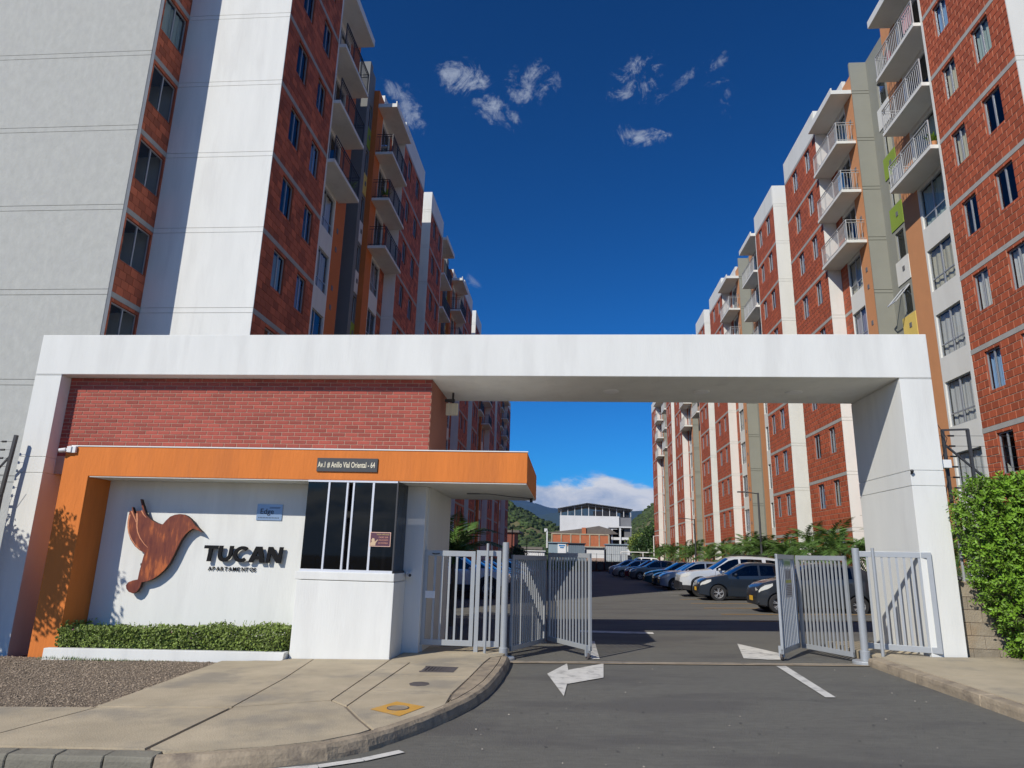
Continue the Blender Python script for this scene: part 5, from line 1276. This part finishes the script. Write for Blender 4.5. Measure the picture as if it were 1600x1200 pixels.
    for sx in (c['roof0']+.35, c['roof0']+1.15):
        for sy in (-.36, .36): m.box(sx, sx+.14, sy-.22, sy+.22, cb-.1, cb+.22); m.box(sx+.02, sx+.10, sy-.11, sy+.11, cb+.24, cb+.40)
    m.build('seats', MT['rubber'], t, loc=(0, 0, 0))
    # wheels
    for w in c['wx']:
        for s in (-1, 1):
            yo = s*(W/2-.015); tw_ = MB(); wd = .19 if kind != 'suv' else .24
            tw_.lathe((w, yo-s*wd/2, wr), [(wr*.66, -wd/2*s), (wr*.93, -wd/2*s), (wr, -wd*.36*s), (wr, wd*.36*s), (wr*.93, wd/2*s), (wr*.66, wd/2*s), (wr*.62, wd*.3*s)], 28, 'y')
            wh = tw_.build('wheel', MT['rubber'], t, smooth=False, loc=(0, 0, 0))
            rm_ = MB(); yf = yo-s*.03
            rm_.lathe((w, yf, wr), [(wr*.67, 0), (wr*.64, .012*s), (wr*.58, -.02*s), (wr*.56, -.05*s)], 24, 'y')
            for k in range(5):
                a = k*2*math.pi/5+.3
                for da in (-.17, .17):
                    p0 = (w+math.cos(a)*wr*.10, yf+.0, wr+math.sin(a)*wr*.10); p1 = (w+math.cos(a+da)*wr*.62, yf-.005*s, wr+math.sin(a+da)*wr*.62); rm_.bar(p0, p1, .018, .035, up=(0, 1, 0))
            rm_.lathe((w, yf, wr), [(.001, .012*s), (wr*.14, .01*s), (wr*.17, -.01*s)], 12, 'y')
            link('rim', rm_.mesh('rim', MT[rim]), wh, loc=(0, 0, 0))
            d = MB(); d.lathe((w, yf-s*.06, wr), [(.001, 0), (wr*.6, 0)], 16, 'y'); link('brake_disc', d.mesh('brake_disc', MT['iron']), wh, loc=(0, 0, 0))
    # lights, plate, grille, mirrors, handles
    zl = interp(c['top'], .12)-.085
    for s in (-1, 1):
        m = MB(); base = []
        x0, x1 = .055, .46
        nseg = 7; up_, dn_ = [], []
        for k in range(nseg+1):
            x = x0+(x1-x0)*k/nseg; zt = interp(c['top'], x)-.055-.01*k/nseg; hgt = .13*math.sin(math.pi*(.18+.82*(1-k/nseg)*.8)) ; zb_ = zt-max(.015, hgt)
            up_.append((x, s*(hw(x, zt)+.006), zt)); dn_.append((x-.0, s*(hw(x, zb_)+.008), zb_))
        for k in range(nseg): m.q([dn_[k], dn_[k+1], up_[k+1], up_[k]])
        # wrap on to the nose
        yi = hw(x0, zl)*.62; m.q([(x0-.035, s*yi, zl+.03), (x0-.035, s*yi, zl-.06), dn_[0], up_[0]])
        m.build('headlight', pmat_lamp, t, loc=(0, 0, 0), smooth=False)
        mx_ = c['pil'][0]+.12; m = MB(); zb_ = interp(c['belt'], mx_)+.07; m.ell((mx_, s*(W/2+.07), zb_), (.06, .10, .065), 10, 6); m.build('wing_mirror', paint, t, smooth=True, loc=(0, 0, 0))
        m = MB()
        for hx in (c['pil'][1]-.16, c['pil'][3]-.12): zb_ = interp(c['belt'], hx)-.13; m.box(hx-.08, hx+.08, min(s*(hw(hx, zb_)-.01), s*(hw(hx, zb_)+.022)), max(s*(hw(hx, zb_)-.01), s*(hw(hx, zb_)+.022)), zb_-.012, zb_+.012)
        m.build('door_handle', paint, t, loc=(0, 0, 0))
        m = MB(); x = L_-.16; z = c['H']*.62; m.q([(x, s*(hw(x, z-.12)+.008), z-.12), (x+.12, s*(hw(x+.12, z-.12)+.008), z-.12), (x+.12, s*(hw(x+.12, z+.1)+.008), z+.1), (x-.04, s*(hw(x-.04, z+.1)+.008), z+.1)]); m.build('tail_light', pmat_tail, t, loc=(0, 0, 0))
    m = MB(); zg = c['top'][0][1]; m.box(-.012, .03, -.42, .42, zg-.02, zg+.05); m.box(-.010, .04, -.52, .52, zg-.24, zg-.10)
    for s in (-1, 1): m.lathe((.06, s*.62, zg-.17), [(.001, -.045), (.05, -.04), (.055, 0)], 10, 'x')
    m.build('grille', MT['black'], t, loc=(0, 0, 0))
    if plate: m = MB(); m.box(-.028, -.012, -.17, .17, zg-.13, zg+.01); m.build('number_plate', pmat_plate, t, loc=(0, 0, 0))
    if kind == 'suv':
        m = MB(); m.prism([(-.04, .34), (.10, .30), (.10, .62), (-.03, .66)], -.80, .80, 'y'); m.build('front_bumper', MT['black'], t, loc=(0, 0, 0))
        m = MB()
        for s in (-1, 1): m.tube([(2.3, s*.66, 1.80), (2.4, s*.66, 1.84), (4.1, s*.66, 1.83), (4.2, s*.66, 1.78)], .018, 6)
        m.build('roof_rail', MT['black'], t, loc=(0, 0, 0))
        m = MB(); m.box(1.30, 3.25, -W/2-.02, -W/2+.14, .36, .41); m.box(1.30, 3.25, W/2-.14, W/2+.02, .36, .41); m.build('running_board', MT['black'], t, loc=(0, 0, 0))
    return t
pmat_lamp = pmat('headlight_glass', (.62, .62, .58), .12, .05, 5, coat=1)
pmat_tail = pmat('tail_light_red', (.30, .01, .01), .15, .02)
pmat_plate = pmat('yellow_plate', (.75, .42, .03), .4, .02)
C_ = {'graphite': carpaint('graphite_paint', (.045, .052, .062), .5), 'navy': carpaint('dark_slate_paint', (.030, .042, .060), .5), 'silver': carpaint('silver_paint', (.64, .66, .67), .3),
      'silverblue': carpaint('silver_blue_paint', (.28, .34, .42), .5), 'black': carpaint('black_paint', (.012, .013, .016), .3), 'teal': carpaint('teal_paint', (.02, .10, .11), .5), 'red': carpaint('wine_red_paint', (.22, .01, .02), .3),
      'white': carpaint('white_paint', (.72, .72, .70), 0.), 'beige': carpaint('champagne_paint', (.38, .36, .32), .5), 'grey': carpaint('mid_grey_paint', (.14, .15, .16), .5)}
def place(label, kind, col, x, y, **k): return car(label, kind, C_[col], (x, y, gz(x)), **k)
GR = 'cars parked nose out along the right side'
place('charcoal small hatchback with large pale headlights, nearest of the right-hand row, behind the gate bars', 'mini', 'graphite', 5.85, 23.2, group=GR)
place('dark slate hatchback with silver spoked wheels parked between the small hatchback and the silver off-roader', 'hatch', 'navy', 5.25, 29.6, group=GR)
place('tall silver off-road wagon with black roof rails and tinted windows', 'suv', 'silver', 4.9, 32.2, group=GR)
place('silver-blue hatchback tucked close behind the silver off-road wagon', 'hatch', 'silverblue', 4.9, 38.6, group=GR)
place('black sedan beside the silver-blue hatchback', 'sedan', 'black', 4.9, 41.2, group=GR)
place('teal sedan in the middle of the right-hand row', 'sedan', 'teal', 4.75, 44.6, group=GR)
place('grey sedan two places beyond the black sedan, half hidden by the teal one', 'sedan', 'grey', 5.2, 47.4, group=GR)
place('dark grey hatchback with bright wheel covers between the teal and the red car', 'hatch', 'grey', 4.85, 56.0, group=GR)
place('wine red hatchback between the dark grey and the champagne silver car', 'hatch', 'red', 4.7, 59.0, group=GR)
place('champagne silver station hatchback beyond the red car', 'hatch', 'beige', 4.1, 63.8, group=GR)
place('pale blue small hatchback, last nose of the right-hand row', 'mini', 'silverblue', 3.9, 67.5, group=GR)
place('white wagon parked at the far end of the car park near the bins', 'suv', 'white', 5.2, 76, group=GR, plate=False)
GL = 'cars parked nose out along the left side'
def pl(label, kind, col, xn, y, **k): return car(label, kind, C_[col], (xn, y, gz(xn)), rotz=math.pi, group=GL, **k)
pl('silver estate nearest on the left, seen through the pedestrian gate', 'suv', 'silver', -2.45, 30.6)
lc = [('hatch', 'black', 'black hatchback beyond the silver estate in the shaded left row'), ('sedan', 'silverblue', 'blue-grey sedan third from the gate in the left row'), ('hatch', 'grey', 'mid grey hatchback fourth from the gate in the left row'), ('sedan', 'white', 'white sedan in the left row, seen between the gate bars'), ('hatch', 'teal', 'teal hatchback sixth from the gate in the left row'),
      ('sedan', 'silver', 'silver sedan seventh from the gate in the left row'), ('hatch', 'black', 'black hatchback eighth from the gate in the left row'), ('mini', 'beige', 'small champagne hatchback ninth in the left row'), ('sedan', 'grey', 'grey sedan tenth in the left row'), ('hatch', 'red', 'red hatchback eleventh in the left row')]
for i, (kd, cl, lb) in enumerate(lc): pl(lb, kd, cl, -2.3-.2*(i % 3), 33.3+2.65*i)
# ------------------------------------------------------------------ end of the car park and beyond
strip_sheet('far_kerb', -8.5, 12.3, 89.5, 89.8, .12, MT['concrete'])
strip_sheet('far_lawn', -60, 60, 89.8, 108, .03, MT['earth'])
m = MB(); r = random.Random(40)
tufts(m, 22000, lambda r: (r.uniform(-16, 18), r.uniform(93, 97), gz(0)+.1), r, .5, 1.5, .05); stuff(m.build('tall_grass', pmat('tall_grass_blade', (.16, .26, .04), .7, .3, 2, attr=.5)))  # tall grass in its own brighter green
wb = pmat('bin_plastic', (.03, .035, .035), .5, .1)
for i in range(7):
    x = 2.2+i*1.0; t = thing('waste_bin', ('first', 'second', 'third', 'fourth', 'fifth', 'sixth', 'last')[i]+' dark wheeled waste bin from the left in the line at the far kerb', 'bin', (x, 91, gz(x)), group='waste bins at the far kerb')
    m = MB(); m.prism([(-.34, .15), (.34, .15), (.40, 1.05), (-.40, 1.05)], -.35, .35, 'y'); m.build('tub', wb, t, loc=(0, 0, 0)); m = MB(); m.prism([(-.43, 0), (.43, 0), (.36, .12), (-.36, .12)], -.4, .4, 'y'); m.build('lid', wb, t, loc=(0, 0, 1.06))
t = thing('brick_ledge', 'low red brick ledge behind the waste bins', 'wall', (6, 92, 0)); m = MB(); m.box(1.5, 9, 92, 92.3, 0, 1.25); m.build('wall', pmat('dull_red', (.18, .06, .04), .9, .2), t); m = MB(); m.box(1.4, 9.1, 91.95, 92.35, 1.25, 1.33); m.build('coping', MT['block'], t)
t = thing('goal_frame', 'white tubular football goal frame standing near the far kerb', 'goal', (9, 90, 0))
m = MB(); 
for a, b in (((6.8, 90.5, 0), (6.8, 90.5, 2.6)), ((9.6, 90.5, 0), (9.6, 90.5, 2.6)), ((6.8, 90.5, 2.6), (12, 90.5, 2.6)), ((9.6, 90.5, 2.6), (9.6, 93, 2.5)), ((10.4, 91.8, 0), (10.4, 91.8, 1.7)), ((9.6, 91.8, 1.7), (11.2, 91.8, 1.7))): m.tube([a, b], .06, 6)
m.build('frame', MT['sill'], t)
t = thing('link_fence', 'thin posts of a wire fence in the tall grass beyond the bins', 'fence', (0, 97, 0)); m = MB()
for i in range(16): m.tube([(-12+i*2, 97.2, 0), (-12+i*2, 97.2, 2.4)], .03, 5)
for z in (.3, 1.3, 2.3): m.tube([(-12, 97.2, z), (19, 97.2, z)], .015, 4)
m.build('post', MT['block'], t)
# white building with roof terrace
cw = pmat('plain_whitewash', (.72, .72, .70), .9, .06, .5, stain=(.45, .45, .44), stain_amt=.35, spot_scale=.25); cg = pmat('bare_grey_cement', (.22, .225, .235), .95, .15, .5)  # plain white wall colour with grey blotches, and bare cement
wbd = thing('terrace_building', 'tall white building with an open steel roof on top, beyond the car park', 'building', (6, 150, 0))
m = MB(); m.box(-1.7, 11.0, 150, 164, 0, 10.6); m.build('wall', cw, wbd)
m = MB(); m.box(11.003, 13.6, 150.4, 164, 0, 10.4); m.box(11.003, 11.2, 149.98, 150.4, 0, 6.6); m.build('side_wall', cg, wbd)
m = MB()
for i in range(11): x = -1.5+i*1.5; m.bar((x, 150.3, 10.5), (x, 150.3, 12.3+.9*(1-abs(x-4)/6.5) if x < 10.6 else 12.2), .12, .12)
for i in range(6): m.bar((-1.5+i*2.5, 163, 10.5), (-1.5+i*2.5, 163, 12.3), .12, .12)
m.build('roof_post', cw, wbd)
m = MB(); m.prism([(-2.2, 12.1), (4.2, 13.35), (4.2, 13.15), (-2.2, 11.95)], 149.6, 164, 'y'); m.prism([(4.2, 13.35), (11, 12.55), (13.9, 12.15), (13.9, 12.0), (11, 12.4), (4.2, 13.15)], 149.6, 164, 'y')
for i in range(22): x = -1.8+i*.7; z = 12.1+1.1*(1-abs(x-4.2)/6.4) if x < 11 else 12.2; m.bar((x, 149.9, z-.35), (x+.35, 149.9, z), .06, .06); m.bar((x+.35, 149.9, z), (x+.7, 149.9, z-.35), .06, .06)
m.bar((-2, 149.9, 11.85), (4.2, 149.9, 12.75), .08, .08); m.bar((4.2, 149.9, 12.75), (13.6, 149.9, 11.85), .08, .08); m.build('roof_truss', MT['dkmetal'], wbd)
m = MB(); m.box(5.6, 10.4, 150.6, 152, 10.7, 11.7); m.box(11.4, 13.2, 150.9, 152, 10.5, 11.5); m.build('stored_furniture', MT['black'], wbd)
# brick house before it, with unfinished white block
def house(name, label, parts_, cat='house'):
    t = thing(name, label, cat, (parts_[0][2], parts_[0][4], 0))
    for pn, mt_, x0, x1, y0, y1, z0, z1 in parts_:
        m = MB(); m.box(x0, x1, y0, y1, z0, z1); m.build(pn, mt_, t)
    return t
tb = pmat('raw_orange_brick', (.50, .16, .07), .9, .15, 1.5); dkr = pmat('weathered_roof_sheet', (.16, .14, .12), .9, .2, 1)
hb = house('brick_house', 'long raw orange brick upper storey with pale posts in front of the white building', [('wall', tb, -3.2, 8.0, 138, 145, 4.0, 6.3)])
m = MB()
for i in range(7): m.box(-3.25+i*1.86, -3.0+i*1.86, 137.9, 138, 4, 6.3)
m.box(-3.2, 8.05, 137.88, 137.98, 6.2, 6.4); m.box(-3.2, 8.05, 137.88, 137.98, 3.85, 4.02); m.build('concrete_post', MT['concrete'], hb)
m = MB(); m.prism([(-4, 6.5), (2, 7.3), (6.2, 8.0), (8.4, 7.4), (10, 6.5), (8.2, 6.4), (-3, 6.4)], 138.5, 146, 'y'); m.build('roof', dkr, hb); m = MB(); m.box(2.8, 3.6, 138.2, 139, 6.3, 7.6); m.build('chimney', tb, hb)
m = MB(); m.box(-4.2, -3.9, 137, 137.3, 3.5, 6.8); m.box(-4.6, -4.0, 137, 137.4, 6.6, 7.2); m.build('water_tank_mast', cw, hb)
hw_ = house('unfinished_house', 'unfinished white house with dark open rooms at the foot of the white building', [('wall', cw, 8.6, 12.2, 139, 145, 2.5, 3.6), ('wall', cw, 8.6, 8.9, 139, 145, 3.6, 7.6), ('wall', cw, 10.2, 10.5, 138.8, 145, 3.6, 7.9), ('wall', cw, 9.0, 12.4, 139, 145, 5.4, 5.9), ('side_wall', MT['vent'], 11.2, 12.4, 139.5, 145, 2, 7.8), ('open_room', MT['dark'], 8.9, 12, 141, 145, 3.6, 7.5), ('roof_slab', cw, 8.2, 12.6, 138.7, 145, 7.75, 8.0)])
sb = pmat('blue_grey_sheeting', (.26, .34, .38), .6, .12, 1, stretch=(8, 8, .2))
def shed(name, label, x0, x1, y0, y1, h, mat, roofm, ribs=True):
    t = thing(name, label, 'shed', (x0, y0, 0)); m = MB(); m.box(x0, x1, y0, y1, 0, h)
    if ribs:
        n = int((x1-x0)/.35)
        for i in range(n): m.box(x0+.1+i*.35, x0+.22+i*.35, y0-.05, y0-.001, .1, h-.1)
    m.build('wall', mat, t); m = MB(); m.box(x0-.2, x1+.2, y0-.3, y1+.2, h, h+.16); m.build('roof', roofm, t); return t
s1 = shed('metal_shed', 'pale blue sheet metal shed carrying a white sign with blue lettering bars', -3.5, -.1, 128, 134, 4.3, sb, sb, False)
m = MB(); m.box(-1.8, -.3, 127.9, 127.98, 2.4, 4.2); m.build('sign_board', MT['sill'], s1); m = MB(); bl_ = pmat('blue_print', (.03, .22, .50), .6, .05); m.box(-1.6, -.5, 127.85, 127.89, 3.75, 3.97); m.box(-1.4, -.7, 127.85, 127.89, 3.42, 3.62); m.build('sign_print', bl_, s1); m = MB(); m.box(-3.0, -2.0, 127.9, 127.99, .2, 2.0); m.box(-1.6, -.4, 127.9, 127.99, .2, 2.1); m.build('opening', MT['vent'], s1)
shed('metal_shed', 'darker blue-grey ribbed metal shed with a dark roof edge, right of the signed shed', 0.1, 3.1, 127.5, 133, 4.2, pmat('slate_sheeting', (.17, .22, .26), .6, .1), MT['dkmetal'])
shed('metal_shed', 'white and pink lower shed between the ribbed sheds', 3.3, 6.6, 128, 133, 3.5, cw, MT['dkmetal'], False)
m = MB(); m.box(3.3, 6.6, 127.9, 127.99, 0, 1.8); o = m.build('dado_wall', pmat('pinkish_render', (.42, .30, .24), .9, .1), None); tag(o, 'pinkish brown low wall below the white shed', 'wall')
shed('metal_shed', 'pale ribbed metal shed at the right, beside the dark trees', 7.0, 10.8, 128, 133, 4.2, pmat('pale_sheeting', (.46, .49, .50), .5, .1), sb)
shed('container', 'white shipping container standing left of the sheds', -8.6, -4.2, 127, 131, 2.7, cw, cw)
h5 = house('brick_house', 'low orange brick house with a dark roof, left of the white container', [('wall', tb, -14.5, -9.0, 129, 134, .5, 3.0), ('roof', dkr, -15.1, -4.6, 128.5, 135, 3.05, 3.5)])
h6 = house('brick_house', 'long dull red brick building half hidden by the end of the left towers', [('wall', pmat('dull_brick', (.22, .07, .045), .9, .15), -20, -9.8, 128, 138, 0, 6.0), ('roof', dkr, -20.3, -8.9, 127.6, 138.3, 6.0, 6.4)])
r = random.Random(66)
tree('tree', 'dark green tree beside the far end of the right towers', (17, 112, 0), 8, [(15.0, 112, 4.6, 3.2, 2.5, 2.7), (18.6, 112, 5.4, 3.0, 2.5, 2.6), (12.2, 111, 3.4, 2.0, 2, 1.8), (21, 113, 5.0, 3.5, 2.5, 3)], 15000, .42, .28, r, 'leafd', .3)
tree('tree', 'tree with yellowish tips between the pale shed and the tall dark tree', (13, 116, 0), 7, [(12.4, 116, 4.2, 2.2, 2, 1.7), (14.6, 116, 5.4, 2.3, 2, 1.5)], 6000, .42, .28, r, 'leafh', .25)
tree('tree', 'small dark bushy tree in front of the orange brick house on the left', (-7.9, 108, 0), 3, [(-7.9, 108, 2.0, 1.4, 1.2, 1.3)], 2200, .3, .2, r, 'leafd', .12)
m = MB()
for _ in range(90):
    x = r.uniform(10.5, 20); foliage(m, [(x, r.uniform(98, 104), .9, 1.2, 1, 1.0)], 160, .34, .22, r, 5)
stuff(m.build('shrubbery', MT['leafd']))
# hills
def hill(name, mat, d0, d1, ridge, nx=160, ny=26, rough=1., az0=-30, az1=28, foot=0.):
    m = MB(); g = []
    for j in range(ny+1):
        row = []
        t = j/ny; d = d0+(d1-d0)*t
        for i in range(nx+1):
            a = az0+(az1-az0)*i/nx; ar = R(a); pr = ridge(a)
            f = math.sin(min(1, t*1.15)*math.pi/2)**1.1
            h = foot+pr*f
            x, y = d*math.tan(ar), d
            h += rough*pr*.22*noise.fractal(Vector((x/(d0*.16), y/(d0*.16), 3.1)), 1.0, 2.1, 5)*min(1, t*4)*(1 if t < .95 else .6)
            row.append((x, y, h))
        g.append(row)
    for j in range(ny):
        for i in range(nx): m.q([g[j][i], g[j][i+1], g[j+1][i+1], g[j+1][i]])
    return struct(m.build(name, mat, smooth=True))
hg = pmat('wooded_hillside', (.060, .085, .022), .95, .55, .02, 1.0, .15, stain=(.22, .17, .09), stain_amt=.75, spot_scale=.018)
hbm = pmat('distant_forest', (.03, .055, .05), .95, .2, .002)
def ridge1(a):          # azimuth right of +Y
    pts = [(-30, 30), (-14, 34), (-5, 40), (-3.2, 37), (-1, 27), (1.5, 22), (4.5, 27), (6.0, 36), (8, 50), (11, 66), (16, 80), (28, 60)]
    return interp(pts, a)*.92
hill('wooded_hill', hg, 260, 640, ridge1, nx=220, ny=60, rough=1.1)
def ridge2(a): return interp([(-30, 430), (-8, 480), (-4.5, 452), (-2.5, 420), (-.5, 385), (1.5, 330), (4, 300), (28, 260)], a)
hill('distant_mountain', hbm, 3600, 6200, ridge2, nx=140, ny=30, rough=.55)
def ridge3(a): return interp([(-30, 260), (-6, 230), (-3, 190), (-1.2, 215), (.5, 250), (3, 240), (28, 200)], a)
hill('middle_mountain', hbm, 2300, 3700, ridge3, nx=140, ny=24, rough=.5)
m = MB()
for _ in range(9000):
    a = R(r.uniform(-6.5, 12)); d = r.uniform(285, 620); t = (d-260)/380; f = math.sin(min(1, t*1.15)*math.pi/2)**1.1
    x, y = d*math.tan(a), d; pr = ridge1(math.degrees(a)); h = pr*f+1.1*pr*.22*noise.fractal(Vector((x/41.6, y/41.6, 3.1)), 1.0, 2.1, 5)*min(1, t*4)
    s_ = r.uniform(.7, 1.7); m.va = r.uniform(.02, 1); m.ell((x, y, h+s_*.1), (s_*1.2, s_, s_*.7), 5, 3)
stuff(m.build('hillside_trees', pmat('hillside_canopy', (.055, .085, .022), .95, .3, .05, attr=.6)))
# air
hz, nt, b, N, L = new_mat('air'); nt.nodes.remove(b)
pv_ = N('ShaderNodeVolumePrincipled'); pv_.inputs['Color'].default_value = (.16, .42, 1.0, 1); pv_.inputs['Density'].default_value = HAZE; pv_.inputs['Anisotropy'].default_value = .2
L(pv_.outputs[0], nt.nodes['Material Output'].inputs['Volume'])
if HAZE: m = MB(); m.box(-6900, 6900, -390, 6700, -3, 620); stuff(m.build('haze', hz))
